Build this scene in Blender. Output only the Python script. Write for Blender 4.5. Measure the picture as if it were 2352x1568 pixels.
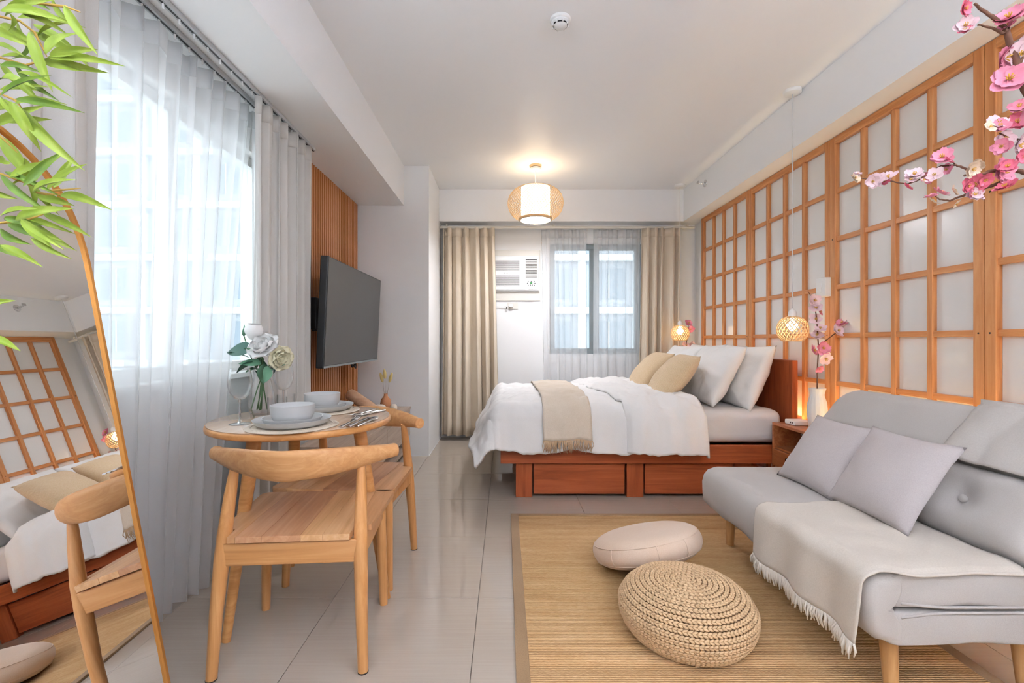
import bpy, math, random
from mathutils import Vector, Matrix, Euler, noise
random.seed(7)
R = math.radians
PI = math.pi
S = bpy.context.scene
for o in list(bpy.data.objects):
    bpy.data.objects.remove(o)
COL = S.collection

# ------------------------------------------------------------------ camera
F, CX, CY, H = 1075.0, 1160.0, 780.0, 1.07          # focal length and vanishing point in photo pixels, eye height
cam_d = bpy.data.cameras.new('camera'); cam = bpy.data.objects.new('camera', cam_d); COL.objects.link(cam)
cam.location = (0, 0, H); cam.rotation_euler = (R(90), 0, 0)
cam_d.sensor_width = 36; cam_d.lens = F / 2352 * 36
cam_d.shift_x = (1176 - CX) / 2352; cam_d.shift_y = -(784 - CY) / 2352
cam_d.clip_start = .03; cam_d.clip_end = 200
S.camera = cam

# ------------------------------------------------------------------ sky, sun, exposure
w = bpy.data.worlds.new('sky'); S.world = w; w.use_nodes = True
bg = w.node_tree.nodes['Background']; bg.inputs['Color'].default_value = (.86, .93, 1, 1); bg.inputs['Strength'].default_value = 2.05
S.view_settings.view_transform = 'Standard'; S.view_settings.look = 'None'
S.view_settings.gamma = 1; S.view_settings.use_curve_mapping = False
S.view_settings.exposure = 0.74
CEIL_LAMP, BACK_FILL, BULB, LED = 2.0, 8.0, 10.0, 70.0     # emission strengths; the second feeds added fill panels, not a seen lamp
try:
    S.cycles.use_denoising = True
    S.cycles.max_bounces = 6; S.cycles.diffuse_bounces = 4; S.cycles.glossy_bounces = 3; S.cycles.transparent_max_bounces = 14
    S.cycles.transmission_bounces = 5; S.cycles.use_adaptive_sampling = True; S.cycles.adaptive_threshold = .2; S.cycles.adaptive_min_samples = 16; S.cycles.sample_clamp_indirect = 6
    S.cycles.caustics_refractive = False; S.cycles.caustics_reflective = False
except Exception:
    pass

# ------------------------------------------------------------------ helpers
def at(px, py, d): return Vector(((px - CX) * d / F, d, H + (CY - py) * d / F))
def onz(px, py, z=0.0): return at(px, py, (H - z) * F / (py - CY))
def lin(h):
    h = h.lstrip('#'); c = [int(h[i:i + 2], 16) / 255 for i in (0, 2, 4)]
    return tuple(x / 12.92 if x <= .04045 else ((x + .055) / 1.055) ** 2.4 for x in c) + (1,)
def nz(x, y=0, z=0): return noise.noise(Vector((x, y, z)))

class MB:
    def __init__(s): s.v = []; s.f = []
    def add(s, vs, fs):
        b = len(s.v); s.v += [tuple(x) for x in vs]; s.f += [tuple(b + i for i in f) for f in fs]; return s
    def box(s, x0, x1, y0, y1, z0, z1):
        return s.add([(x0,y0,z0),(x1,y0,z0),(x1,y1,z0),(x0,y1,z0),(x0,y0,z1),(x1,y0,z1),(x1,y1,z1),(x0,y1,z1)],
                     [(0,3,2,1),(4,5,6,7),(0,1,5,4),(1,2,6,5),(2,3,7,6),(3,0,4,7)])
    def tube(s, pts, rad, seg=8, cap=True, flat=None):
        # rad: number or list; flat: (a,b) multipliers on the two cross axes
        pts = [Vector(p) for p in pts]; n = len(pts)
        if not hasattr(rad, '__len__'): rad = [rad] * n
        vs = []; up = None
        for i, p in enumerate(pts):
            t = (pts[min(i + 1, n - 1)] - pts[max(i - 1, 0)])
            t = t.normalized() if t.length > 1e-9 else Vector((0, 0, 1))
            if up is None:
                up = Vector((0, 0, 1)) if abs(t.z) < .9 else Vector((0, 1, 0))
            a = t.cross(up)
            a = a.normalized() if a.length > 1e-6 else t.orthogonal().normalized()
            b = a.cross(t).normalized(); up = b
            fa, fb = flat if flat else (1, 1)
            for k in range(seg):
                q = 2 * PI * k / seg
                vs.append(p + a * (math.cos(q) * rad[i] * fa) + b * (math.sin(q) * rad[i] * fb))
        fs = []
        for i in range(n - 1):
            for k in range(seg):
                k2 = (k + 1) % seg
                fs.append((i * seg + k, i * seg + k2, (i + 1) * seg + k2, (i + 1) * seg + k))
        if cap:
            fs.append(tuple(range(seg - 1, -1, -1))); fs.append(tuple((n - 1) * seg + k for k in range(seg)))
        return s.add(vs, fs)
    def lathe(s, prof, seg=24, c=(0, 0, 0), cap=False, wob=None):
        vs = []; fs = []; n = len(prof)
        for (r, z) in prof:
            for k in range(seg):
                a = 2 * PI * k / seg; rr = r * (wob(a, z) if wob else 1)
                vs.append((c[0] + rr * math.cos(a), c[1] + rr * math.sin(a), c[2] + z))
        for i in range(n - 1):
            for k in range(seg):
                k2 = (k + 1) % seg
                fs.append((i * seg + k, i * seg + k2, (i + 1) * seg + k2, (i + 1) * seg + k))
        if cap:
            fs.append(tuple(range(seg - 1, -1, -1))); fs.append(tuple((n - 1) * seg + k for k in range(seg)))
        return s.add(vs, fs)
    def prism(s, outline, depth, fn):
        # outline of 2-D points swept between two depths; fn(u, v, w) -> 3-D point
        n = len(outline)
        vs = [fn(u, v, depth[0]) for u, v in outline] + [fn(u, v, depth[1]) for u, v in outline]
        fs = [tuple(range(n - 1, -1, -1)), tuple(range(n, 2 * n))]
        fs += [(i, (i + 1) % n, n + (i + 1) % n, n + i) for i in range(n)]
        return s.add(vs, fs)
    def grid(s, fn, nu, nv):
        vs = [fn(i / nu, j / nv) for i in range(nu + 1) for j in range(nv + 1)]
        fs = [(i * (nv + 1) + j, (i + 1) * (nv + 1) + j, (i + 1) * (nv + 1) + j + 1, i * (nv + 1) + j + 1) for i in range(nu) for j in range(nv)]
        return s.add(vs, fs)
    def ball(s, c, r, seg=10, rings=6, sc=(1, 1, 1)):
        vs = []; fs = []
        for i in range(rings + 1):
            t = PI * i / rings
            for k in range(seg):
                a = 2 * PI * k / seg
                vs.append((c[0] + sc[0] * r * math.sin(t) * math.cos(a), c[1] + sc[1] * r * math.sin(t) * math.sin(a), c[2] + sc[2] * r * math.cos(t)))
        for i in range(rings):
            for k in range(seg):
                fs.append((i * seg + k, (i + 1) * seg + k, (i + 1) * seg + (k + 1) % seg, i * seg + (k + 1) % seg))
        return s.add(vs, fs)
    def mesh(s, name, m=None, smooth=None, weld=False):
        me = bpy.data.meshes.new(name); me.from_pydata(s.v, [], s.f)
        import bmesh
        bm = bmesh.new(); bm.from_mesh(me)
        if weld: bmesh.ops.remove_doubles(bm, verts=bm.verts, dist=1e-5)
        bmesh.ops.recalc_face_normals(bm, faces=bm.faces)
        bm.to_mesh(me); bm.free()
        if m: me.materials.append(m)
        if smooth is not None:
            me.polygons.foreach_set('use_smooth', [True] * len(me.polygons))
            if smooth < 180: me.set_sharp_from_angle(angle=R(smooth))
        me.update(); return me
    def build(s, name, m, parent=None, smooth=None, bevel=0, seg=2, sub=0, weld=False, solid=0, label=None):
        return link(name, s.mesh(name, m, smooth, weld), parent, bevel, seg, sub, solid, label)

def link(name, me, parent=None, bevel=0, seg=2, sub=0, solid=0, label=None):
    o = bpy.data.objects.new(name, me); COL.objects.link(o)
    if parent: o.parent = parent
    if solid:
        q = o.modifiers.new('solid', 'SOLIDIFY'); q.thickness = solid; q.offset = 0
    if bevel:
        q = o.modifiers.new('bevel', 'BEVEL'); q.width = bevel; q.segments = seg; q.limit_method = 'ANGLE'; q.angle_limit = R(35)
    if sub:
        q = o.modifiers.new('sub', 'SUBSURF'); q.levels = sub; q.render_levels = sub
    if label: o['label'] = label
    return o
def tag(o, label, cat, group=None, kind=None):
    o['label'] = label
    if cat: o['category'] = cat
    if group: o['group'] = group
    if kind: o['kind'] = kind
    return o
def thing(name, label, cat, loc=(0, 0, 0), rz=0, group=None):
    o = bpy.data.objects.new(name, None); COL.objects.link(o); o.location = loc; o.rotation_euler = (0, 0, rz)
    o.empty_display_size = .05
    return tag(o, label, cat, group)
def struct(o, label): o['kind'] = 'structure'; o['label'] = label; return o
def copy_tree(o, parent=None):
    c = o.copy(); COL.objects.link(c)
    if parent: c.parent = parent
    for ch in list(o.children): copy_tree(ch, c)
    return c
def boxobj(name, m, dims, parent=None, bevel=.002, label=None, seg=2):
    return MB().box(*dims).build(name, m, parent, bevel=bevel, seg=seg, label=label)

# ------------------------------------------------------------------ materials
def base(name, color, rough=.5, spec=.5, metal=0, emit=None, estr=0, sheen=0, coat=0, trans=0, ior=1.45):
    m = bpy.data.materials.new(name); m.use_nodes = True
    b = m.node_tree.nodes['Principled BSDF']
    b.inputs['Base Color'].default_value = lin(color) if isinstance(color, str) else tuple(color) + (1,) * (4 - len(color))
    b.inputs['Roughness'].default_value = rough; b.inputs['Specular IOR Level'].default_value = spec; b.inputs['Metallic'].default_value = metal
    b.inputs['Sheen Weight'].default_value = sheen; b.inputs['Coat Weight'].default_value = coat
    b.inputs['Transmission Weight'].default_value = trans; b.inputs['IOR'].default_value = ior
    if emit:
        b.inputs['Emission Color'].default_value = lin(emit); b.inputs['Emission Strength'].default_value = estr
    return m
def nodes(m): return m.node_tree.nodes, m.node_tree.links, m.node_tree.nodes['Principled BSDF']
def coords(m, scale=(1, 1, 1), rot=(0, 0, 0)):
    n, l, b = nodes(m)
    tc = n.new('ShaderNodeTexCoord'); mp = n.new('ShaderNodeMapping'); mp.inputs['Scale'].default_value = scale; mp.inputs['Rotation'].default_value = rot
    l.new(tc.outputs['Object'], mp.inputs['Vector']); return mp.outputs['Vector']
def ramp(m, fac, stops):
    n, l, b = nodes(m); r = n.new('ShaderNodeValToRGB'); e = r.color_ramp.elements
    while len(e) < len(stops): e.new(.5)
    for q, (p, c) in zip(e, stops): q.position = p; q.color = lin(c) if isinstance(c, str) else c
    l.new(fac, r.inputs['Fac']); return r.outputs['Color']
def noise_tex(m, vec, scale=5, detail=4, rough=.5, dist=0):
    n, l, b = nodes(m); t = n.new('ShaderNodeTexNoise'); t.inputs['Scale'].default_value = scale; t.inputs['Detail'].default_value = detail
    t.inputs['Roughness'].default_value = rough; t.inputs['Distortion'].default_value = dist
    l.new(vec, t.inputs['Vector']); return t.outputs['Fac']
def bump(m, fac, strength=.2, dist=.002):
    n, l, b = nodes(m); q = n.new('ShaderNodeBump'); q.inputs['Strength'].default_value = strength; q.inputs['Distance'].default_value = dist
    l.new(fac, q.inputs['Height']); l.new(q.outputs['Normal'], b.inputs['Normal'])
def wood(name, c0, c1, c2, axis='y', rough=.35, scale=1.0, spec=.4, coat=0):
    m = base(name, c1, rough, spec, coat=coat); n, l, b = nodes(m)
    lo, hi = 1.6 * scale, 26 * scale
    sc = {'x': (lo, hi, hi), 'y': (hi, lo, hi), 'z': (hi, hi, lo)}[axis]
    v = coords(m, sc); f = noise_tex(m, v, 1.0, 6, .62, 1.2)
    l.new(ramp(m, f, [(.25, c0), (.5, c1), (.72, c2)]), b.inputs['Base Color'])
    bump(m, f, .12, .002); return m
def fabric(name, c0, c1, scale=260, strength=.35, rough=.9, sheen=.2, var=3.0):
    m = base(name, c1, rough, .2, sheen=sheen); n, l, b = nodes(m)
    v = coords(m); f = noise_tex(m, v, scale, 2, .6); g = noise_tex(m, v, var, 3, .5)
    mx = n.new('ShaderNodeMath'); mx.operation = 'ADD'; l.new(f, mx.inputs[0]); l.new(g, mx.inputs[1])
    mm = n.new('ShaderNodeMath'); mm.operation = 'MULTIPLY'; mm.inputs[1].default_value = .5; l.new(mx.outputs[0], mm.inputs[0])
    l.new(ramp(m, mm.outputs[0], [(.35, c0), (.65, c1)]), b.inputs['Base Color']); bump(m, f, strength, .001); return m
def paint(name, c, rough=.55, spec=.3):
    m = base(name, c, rough, spec); bump(m, noise_tex(m, coords(m), 90, 3), .05, .001); return m

M = {}
M['wall'] = paint('wall_paint', '#f6f6f5', .6)
M['ceiling'] = paint('ceiling_paint', '#f7f7f7', .42, .35)
M['white_trim'] = base('white_trim', '#eeeeec', .4)
M['white_plastic'] = base('white_plastic', '#ececea', .35)
M['cream_plastic'] = base('cream_plastic', '#e4e0d6', .4)
M['dark'] = base('dark_void', '#1d1b1a', .7)
M['black_plastic'] = base('black_plastic', '#1c1d1f', .4)
M['screen'] = base('tv_screen', '#4a4a4a', .33, .6)  # base grey lifted to carry the room's reflection in the screen
M['grey_metal'] = base('grey_aluminium', '#8f9798', .45, .5, .2)
M['rail_metal'] = base('rail_metal', '#c9cbcc', .35, .5, .5)
M['rail_dark'] = base('rail_groove', '#4b4c4e', .6)
M['chrome'] = base('chrome', '#d9dadb', .12, .5, 1)
M['steel'] = base('cutlery_steel', '#d2d2d4', .16, .5, 1)
M['mirror'] = base('mirror_glass', '#f2f2f2', .005, .5, 1)
M['gold'] = base('mirror_frame_gold', '#c78a45', .28, .5, .75)
M['glass'] = base('drinking_glass', '#ffffff', .0, .5, 0, trans=1, ior=1.45)
M['shoji_wood'] = wood('shoji_wood_upright', '#b06a38', '#c98650', '#d99d68', 'z', .32)
M['shoji_wood_y'] = wood('shoji_wood_crosswise', '#b06a38', '#c98650', '#d99d68', 'y', .32)
M['bed_wood'] = wood('bed_wood', '#7f3a1e', '#9d4d2a', '#ad5b35', 'x', .35)
M['bed_wood_z'] = wood('bed_wood_upright', '#7f3a1e', '#9d4d2a', '#ad5b35', 'z', .35)
M['stand_wood'] = wood('nightstand_wood', '#8a4c2a', '#a9653c', '#bd7a4e', 'y', .33)
M['chair_wood'] = wood('chair_wood', '#b67b45', '#ca9159', '#d8a26c', 'z', .34)
M['chair_seat'] = wood('chair_seat_wood', '#b98455', '#d09c6c', '#dfb285', 'y', .3, .7)
M['rail_x'] = wood('chair_rail_wood', '#ad7440', '#c88f58', '#d6a06c', 'x', .34, .8); M['seat0'] = M['chair_seat']; M['seat1'] = wood('chair_seat_wood_pale', '#c6935f', '#dba977', '#e8bf92', 'y', .3, .8); M['seat2'] = wood('chair_seat_wood_rosy', '#b07a55', '#c6926a', '#d6a882', 'y', .3, .9)
M['chair_crest'] = wood('chair_crest_wood', '#b8804f', '#c8935f', '#d5a372', 'x', .36, 1.6)
M['table_wood'] = wood('table_wood', '#b57a42', '#c88d53', '#d69f66', 'x', .32)
M['slat_wood'] = wood('slat_wood', '#a0602f', '#bd7a47', '#ca8a57', 'z', .4)
M['slat_back'] = base('slat_backing', '#4a2814', .8)
M['console_wood'] = wood('console_wood', '#a58f7d', '#b9a491', '#c9b7a6', 'y', .45, .9)
M['leg_wood'] = wood('sofa_leg_wood', '#a87a4a', '#c1935f', '#cfa473', 'z', .4)
M['beech'] = wood('beech', '#b98f6c', '#c9a180', '#d5b294', 'x', .5, 2)
M['ceramic'] = base('grey_ceramic', '#cbcac8', .45)
M['vase_white'] = base('white_ceramic', '#e6e5e2', .4)
M['terracotta'] = paint('terracotta', '#c58a63', .8)
M['cream_ceramic'] = base('cream_ceramic', '#e2d6c6', .6)
M['linen_white'] = fabric('white_bed_linen', '#e8e6e3', '#f0eeeb', 300, .12, .85, .1)
M['sheet'] = fabric('sheet_linen', '#dad6d3', '#e2deda', 300, .12, .85, .1)
M['beige_knit'] = fabric('beige_ribbed_fabric', '#d8bb94', '#e3caa8', 120, .4)
mm_ = M['beige_knit']; n_k, l_k, b_k = nodes(mm_); wv_ = n_k.new('ShaderNodeTexWave'); wv_.inputs['Scale'].default_value = 45; wv_.bands_direction = 'Y'
l_k.new(coords(mm_), wv_.inputs['Vector']); bump(mm_, wv_.outputs['Fac'], .55, .004)
M['bed_throw'] = fabric('bed_throw_wool', '#cdbda8', '#dccfbe', 220, .6)
M['fringe_tan'] = base('tan_fringe', '#c8a987', .9)
M['sofa'] = fabric('sofa_fabric', '#b5aea8', '#c1bbb5', 420, .35)
M['sofa_throw'] = fabric('sofa_throw_cotton', '#c9beb0', '#d6ccbf', 240, .5)
M['back_throw'] = fabric('back_throw_cotton', '#bab3ac', '#c5bfb8', 240, .4)
M['fringe_cream'] = base('cream_fringe', '#e4dacb', .9)
M['cushion_grey'] = fabric('lilac_grey_linen', '#b8aeac', '#c6bdba', 300, .5)
M['cushion_round'] = fabric('peach_canvas', '#dcbfa4', '#e6cfba', 320, .25)
M['braid'] = base('braid', '#d6b48c', .65, .3)
M['pouf_core'] = base('pouf_core', '#8f6b45', .9)
M['rug_border'] = fabric('rug_border_tape', '#8f7251', '#a38562', 400, .4)
M['blackout'] = fabric('ivory_blackout', '#d3cfc9', '#dbd8d3', 500, .1, .8, .1)
M['beige_curtain'] = fabric('beige_blackout', '#d8c8b0', '#e2d5c2', 500, .1, .8, .1)
M['wire'] = base('white_wire', '#d6d6d4', .5)
M['bamboo_strip'] = base('bamboo_strip', '#e6c596', .5)
M['leaf'] = wood('bamboo_leaf', '#6f8a2c', '#93ab3e', '#b3c45c', 'x', .45, .8)
M['leaf_dark'] = wood('bamboo_leaf_dark', '#4c6a20', '#66862c', '#86a03c', 'x', .45, .8)
M['twig'] = base('bamboo_twig', '#c5a14a', .6)
M['bark'] = paint('cherry_bark', '#6d4c3c', .85)
M['pink'] = base('petal_pink', '#f09ab0', .7)
M['pale'] = base('petal_pale', '#f6d8dc', .7)
M['deep'] = base('petal_deep', '#e9788f', .7)
M['creamp'] = base('petal_cream', '#f6dfc4', .7)
M['stamen'] = base('stamen', '#e0b04a', .7)
M['rose'] = base('rose_petal', '#f3f1ee', .6)
M['rose_y'] = base('rose_petal_cream', '#efe8c8', .6)
M['rleaf'] = base('rose_leaf', '#5d8a6c', .5)
M['rleaf2'] = base('rose_leaf_grey', '#3f6456', .5)
M['stem'] = base('rose_stem', '#5f7f56', .5)
M['dry'] = base('dry_grass', '#d9c480', .8)
M['drystem'] = base('dry_stem', '#b7b0a6', .8)
M['placemat'] = fabric('woven_placemat', '#c9b8a2', '#d9cab6', 200, .6)
M['pot'] = base('planter', '#b9b5ad', .6)
M['grille'] = base('grille_shade', '#6f6d6a', .7)
M['soil'] = paint('soil', '#4a3626', .9)
M['facade'] = base('facade', '#a9aeb4', .8)
M['facade_band'] = base('facade_band', '#dcdfe1', .8)
M['facade_glass'] = base('facade_glass', '#8d97a0', .4, .3)
M['street'] = base('street', '#a8a8a6', .9)
M['green_dot'] = base('green_display', '#3d8a4a', .5)
# sheer curtain: thin white voile, part open weave, part scattering fibre
m = bpy.data.materials.new('sheer_voile'); m.use_nodes = True; n = m.node_tree.nodes; l = m.node_tree.links
n.remove(n['Principled BSDF']); out = n['Material Output']
tr = n.new('ShaderNodeBsdfTransparent'); tl = n.new('ShaderNodeBsdfTranslucent'); df = n.new('ShaderNodeBsdfDiffuse')
tl.inputs['Color'].default_value = (.93, .94, .95, 1); df.inputs['Color'].default_value = (.93, .93, .94, 1)
m1 = n.new('ShaderNodeMixShader'); m1.inputs[0].default_value = .5; l.new(tl.outputs[0], m1.inputs[1]); l.new(df.outputs[0], m1.inputs[2])
m2 = n.new('ShaderNodeMixShader'); m2.inputs[0].default_value = .5; l.new(tr.outputs[0], m2.inputs[1]); l.new(m1.outputs[0], m2.inputs[2])
l.new(m2.outputs[0], out.inputs['Surface']); M['sheer'] = m
# window pane: thin clear glass
m = bpy.data.materials.new('window_glass'); m.use_nodes = True; n = m.node_tree.nodes; l = m.node_tree.links
n.remove(n['Principled BSDF']); out = n['Material Output']
tr = n.new('ShaderNodeBsdfTransparent'); gl = n.new('ShaderNodeBsdfGlossy'); gl.inputs['Roughness'].default_value = .02
tr.inputs['Color'].default_value = (.94, .97, .97, 1)
lw = n.new('ShaderNodeLayerWeight'); lw.inputs['Blend'].default_value = .5
pw_ = n.new('ShaderNodeMath'); pw_.operation = 'POWER'; pw_.inputs[1].default_value = 5; l.new(lw.outputs['Facing'], pw_.inputs[0])
sc_ = n.new('ShaderNodeMath'); sc_.operation = 'MULTIPLY_ADD'; sc_.inputs[1].default_value = .6; sc_.inputs[2].default_value = .03; l.new(pw_.outputs[0], sc_.inputs[0])
mx = n.new('ShaderNodeMixShader'); l.new(sc_.outputs[0], mx.inputs[0]); l.new(tr.outputs[0], mx.inputs[1]); l.new(gl.outputs[0], mx.inputs[2])
l.new(mx.outputs[0], out.inputs['Surface']); M['pane'] = m
# thin tableware glass
m = bpy.data.materials.new('thin_glass'); m.use_nodes = True; n = m.node_tree.nodes; l = m.node_tree.links
n.remove(n['Principled BSDF']); out = n['Material Output']
tr = n.new('ShaderNodeBsdfTransparent'); gl = n.new('ShaderNodeBsdfGlossy'); gl.inputs['Roughness'].default_value = .03
tr.inputs['Color'].default_value = (.985, .988, .99, 1)
lw = n.new('ShaderNodeLayerWeight'); lw.inputs['Blend'].default_value = .3
sc_ = n.new('ShaderNodeMath'); sc_.operation = 'MULTIPLY'; sc_.inputs[1].default_value = .85; pw_ = n.new('ShaderNodeMath'); pw_.operation = 'POWER'; pw_.inputs[1].default_value = 2.2; lw.inputs['Blend'].default_value = .5; l.new(lw.outputs['Facing'], pw_.inputs[0]); l.new(pw_.outputs[0], sc_.inputs[0])
mx = n.new('ShaderNodeMixShader'); l.new(sc_.outputs[0], mx.inputs[0]); l.new(tr.outputs[0], mx.inputs[1]); l.new(gl.outputs[0], mx.inputs[2])
l.new(mx.outputs[0], out.inputs['Surface']); M['thin_glass'] = m
# shoji pane: satin white sheet
M['shoji_pane'] = base('shoji_pane', '#eceae6', .22, .5)
# polished floor tile
m = base('polished_tile', '#cabfb3', .07, .75); n, l, b = nodes(m)
v = coords(m, (3, 120, 3)); f = noise_tex(m, v, 1, 4, .6)
l.new(ramp(m, f, [(.3, '#b9ab9c'), (.7, '#bfb2a3')]), b.inputs['Base Color']); M['tile'] = m
M['grout'] = base('grout', '#b8aea3', .8)
# jute rug: crosswise ribs with a fine knot relief
m = base('jute_weave', '#c8a577', .9, .15); n, l, b = nodes(m)
v = coords(m, (60, 420, 60)); f1 = noise_tex(m, v, 1, 3, .6); f2 = noise_tex(m, coords(m, (3, 26, 3)), 1, 4, .6)
ad = n.new('ShaderNodeMath'); ad.operation = 'ADD'; l.new(f1, ad.inputs[0]); l.new(f2, ad.inputs[1]); hv = n.new('ShaderNodeMath'); hv.operation = 'MULTIPLY'; hv.inputs[1].default_value = .5; l.new(ad.outputs[0], hv.inputs[0]); f = hv.outputs[0]
l.new(ramp(m, f, [(.35, '#bb9160'), (.5, '#cba474'), (.65, '#d9b588')]), b.inputs['Base Color'])
wv = n.new('ShaderNodeTexWave'); wv.inputs['Scale'].default_value = 38; wv.bands_direction = 'Y'; wv.inputs['Distortion'].default_value = 1.5
wv.inputs['Detail'].default_value = 2; wv.inputs['Detail Scale'].default_value = 3
l.new(coords(m, (1, 1, 1)), wv.inputs['Vector']); bump(m, wv.outputs['Fac'], .6, .004); M['rug'] = m
def emis(name, col, s):
    m = base(name, '#fff4e0', .5, emit=col, estr=s); return m
M['lamp_drum'] = emis('lamp_drum', '#fff0da', CEIL_LAMP)
M['lamp_disc'] = emis('lamp_disc', '#f6f7ff', 68.0)
M['bulb'] = emis('warm_bulb', '#ffe2b8', BULB)
M['led'] = emis('led_strip', '#ffdc96', LED)
M['fill_up'] = emis('uplight_fill', '#e4ecff', 300.0)  # glow of the added fill uplighters
M['fill_panel'] = emis('downlight_fill', '#f6f9ff', BACK_FILL)  # glow of the added ceiling fill panels

# ------------------------------------------------------------------ room shell
XL, XR, YB, YF, ZC = -1.42, 2.09, 5.135, -2.3, 2.67
PIER_X, PIER_Y = -.701, 4.308
BEAM_X, BEAM_Z, BEAM_Y = 1.90, 2.33, 4.98
LB_X, LB_Z = -.93, 2.305
TH = .15
struct(boxobj('ceiling', M['ceiling'], (XL - TH, XR + TH, YF - TH, YB + TH, ZC, ZC + .15), bevel=0), 'smooth white painted ceiling')
# floor slab with individual tiles
fl = MB().box(XL - TH, XR + TH, YF - TH, YB + TH, -.15, -.010).build('floor', M['grout']); struct(fl, 'polished beige porcelain tile floor')
T = .6; gx0, gy0 = -.11, 3.14
def tile_mesh(wd, dp):
    return MB().box(0, wd, 0, dp, -.010, 0).mesh('tile', M['tile'])
cache = {}
ix = math.floor((XL - gx0) / T)
while gx0 + ix * T < XR:
    iy = math.floor((YF - gy0) / T)
    while gy0 + iy * T < YB:
        x0, x1 = max(XL, gx0 + ix * T + .0012), min(XR, gx0 + (ix + 1) * T - .0012)
        y0, y1 = max(YF, gy0 + iy * T + .0012), min(YB, gy0 + (iy + 1) * T - .0012)
        if x1 - x0 > .01 and y1 - y0 > .01:
            k = (round(x1 - x0, 3), round(y1 - y0, 3))
            if k not in cache: cache[k] = tile_mesh(*k)
            t = link('tile', cache[k], fl, bevel=.0008, seg=1); t.location = (x0, y0, 0)
        iy += 1
    ix += 1
# left wall with window opening
WY0, WY1, WZ0, WZ1 = .75, 2.78, .90, 2.12
mb = MB()
mb.box(XL - TH, XL, YF - TH, WY0, 0, ZC); mb.box(XL - TH, XL, WY1, YB + TH, 0, ZC)
mb.box(XL - TH, XL, WY0, WY1, 0, WZ0); mb.box(XL - TH, XL, WY0, WY1, WZ1, ZC)
struct(mb.build('wall_left', M['wall']), 'white painted wall with the wide curtained window')
# back wall with window opening and air-conditioner sleeve
BX0, BX1, BZ0, BZ1 = .49, 1.50, .915, 2.125
mb = MB()
mb.box(XL, BX0, YB, YB + TH, 0, ZC); mb.box(BX1, XR, YB, YB + TH, 0, ZC)
mb.box(BX0, BX1, YB, YB + TH, 0, BZ0); mb.box(BX0, BX1, YB, YB + TH, BZ1, ZC)
struct(mb.build('wall_back', M['wall']), 'white wall behind the bed with air conditioner and window')
struct(boxobj('wall_right', M['wall'], (XR, XR + TH, YF - TH, YB + TH, 0, ZC), bevel=0), 'white wall carrying the lattice screens')
struct(boxobj('wall_front', M['wall'], (XL - TH, XR + TH, YF - TH, YF, 0, ZC), bevel=0), 'plain white wall at the room entrance')
struct(boxobj('wall_pier', M['wall'], (XL, PIER_X, PIER_Y, YB, 0, ZC), bevel=0), 'white structural pier between slatted panel and beige curtain')
struct(boxobj('trim_1', M['ceiling'], (XL, LB_X, YF, PIER_Y, LB_Z, ZC), bevel=0), 'dropped ceiling beam above the curtain tracks')
struct(boxobj('trim_2', M['ceiling'], (BEAM_X, XR, YF, YB, BEAM_Z, ZC), bevel=0), 'dropped ceiling beam above the lattice screens')
struct(boxobj('trim_3', M['ceiling'], (PIER_X, BEAM_X, BEAM_Y, YB, BEAM_Z, ZC), bevel=0), 'dropped ceiling beam above the bed window')
mb = MB().box(XL, PIER_X + .004, PIER_Y - .004, PIER_Y, 0, .006).box(PIER_X, PIER_X + .004, PIER_Y, YB, 0, .006)
struct(mb.build('trim_4', M['white_trim']), 'thin white sealant bead at the foot of the pier')

# windows
def window(name, label, u0, u1, z0, z1, mull, fn, fm, fw=.05, mw=.05, handle=(), sill=True):
    # fn(u, depth, z) maps window-plane coordinates to the room
    root = thing(name, label, None); del root['label']; struct(root, label)
    def bx(nm, a0, a1, d0, d1, b0, b1, m, bevel=.003, par=root):
        p, q = fn(a0, d0, b0), fn(a1, d1, b1)
        return boxobj(nm, m, (min(p[0], q[0]), max(p[0], q[0]), min(p[1], q[1]), max(p[1], q[1]), b0, b1), par, bevel)
    bx('frame_head', u0, u1, .05, .11, z1 - fw, z1, fm); bx('frame_sill', u0, u1, .05, .11, z0, z0 + fw, fm)
    bx('frame_jamb', u0, u0 + fw, .05, .11, z0 + fw, z1 - fw, fm); bx('frame_jamb', u1 - fw, u1, .05, .11, z0 + fw, z1 - fw, fm)
    edges = [u0 + fw]
    for c in mull:
        bx('mullion', c - mw / 2, c + mw / 2, .04, .11, z0 + fw, z1 - fw, fm); edges += [c - mw / 2, c + mw / 2]
    edges.append(u1 - fw)
    for a, b_ in zip(edges[::2], edges[1::2]):
        bx('pane', a, b_, .078, .084, z0 + fw, z1 - fw, M['pane'], 0)
    for hu, hz in handle:
        pts = [fn(hu, .045 - .05 * math.sin(PI * k / 8), hz + .09 * math.cos(PI * k / 8)) for k in range(9)]
        MB().tube(pts, .008, 8).build('handle', M['white_plastic'], root, 60)
    if sill: bx('sill', u0 - .03, u1 + .03, -.035, .05, z0 - .03, z0 - .001, M['white_trim'], .004)
    return root
window('window_1', 'wide white-framed casement window behind the sheer curtains', WY0, WY1, WZ0, WZ1, (1.40, 2.06),
       lambda u, d, z: (XL - d, u, z), M['white_trim'], .055, .06, [(1.60, 1.56), (2.22, 1.50)])
window('window_2', 'grey aluminium sliding window behind the bed', BX0, BX1, BZ0, BZ1, (.99,),
       lambda u, d, z: (u, YB + d, z), M['grey_metal'], .06, .10, [], False)

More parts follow.
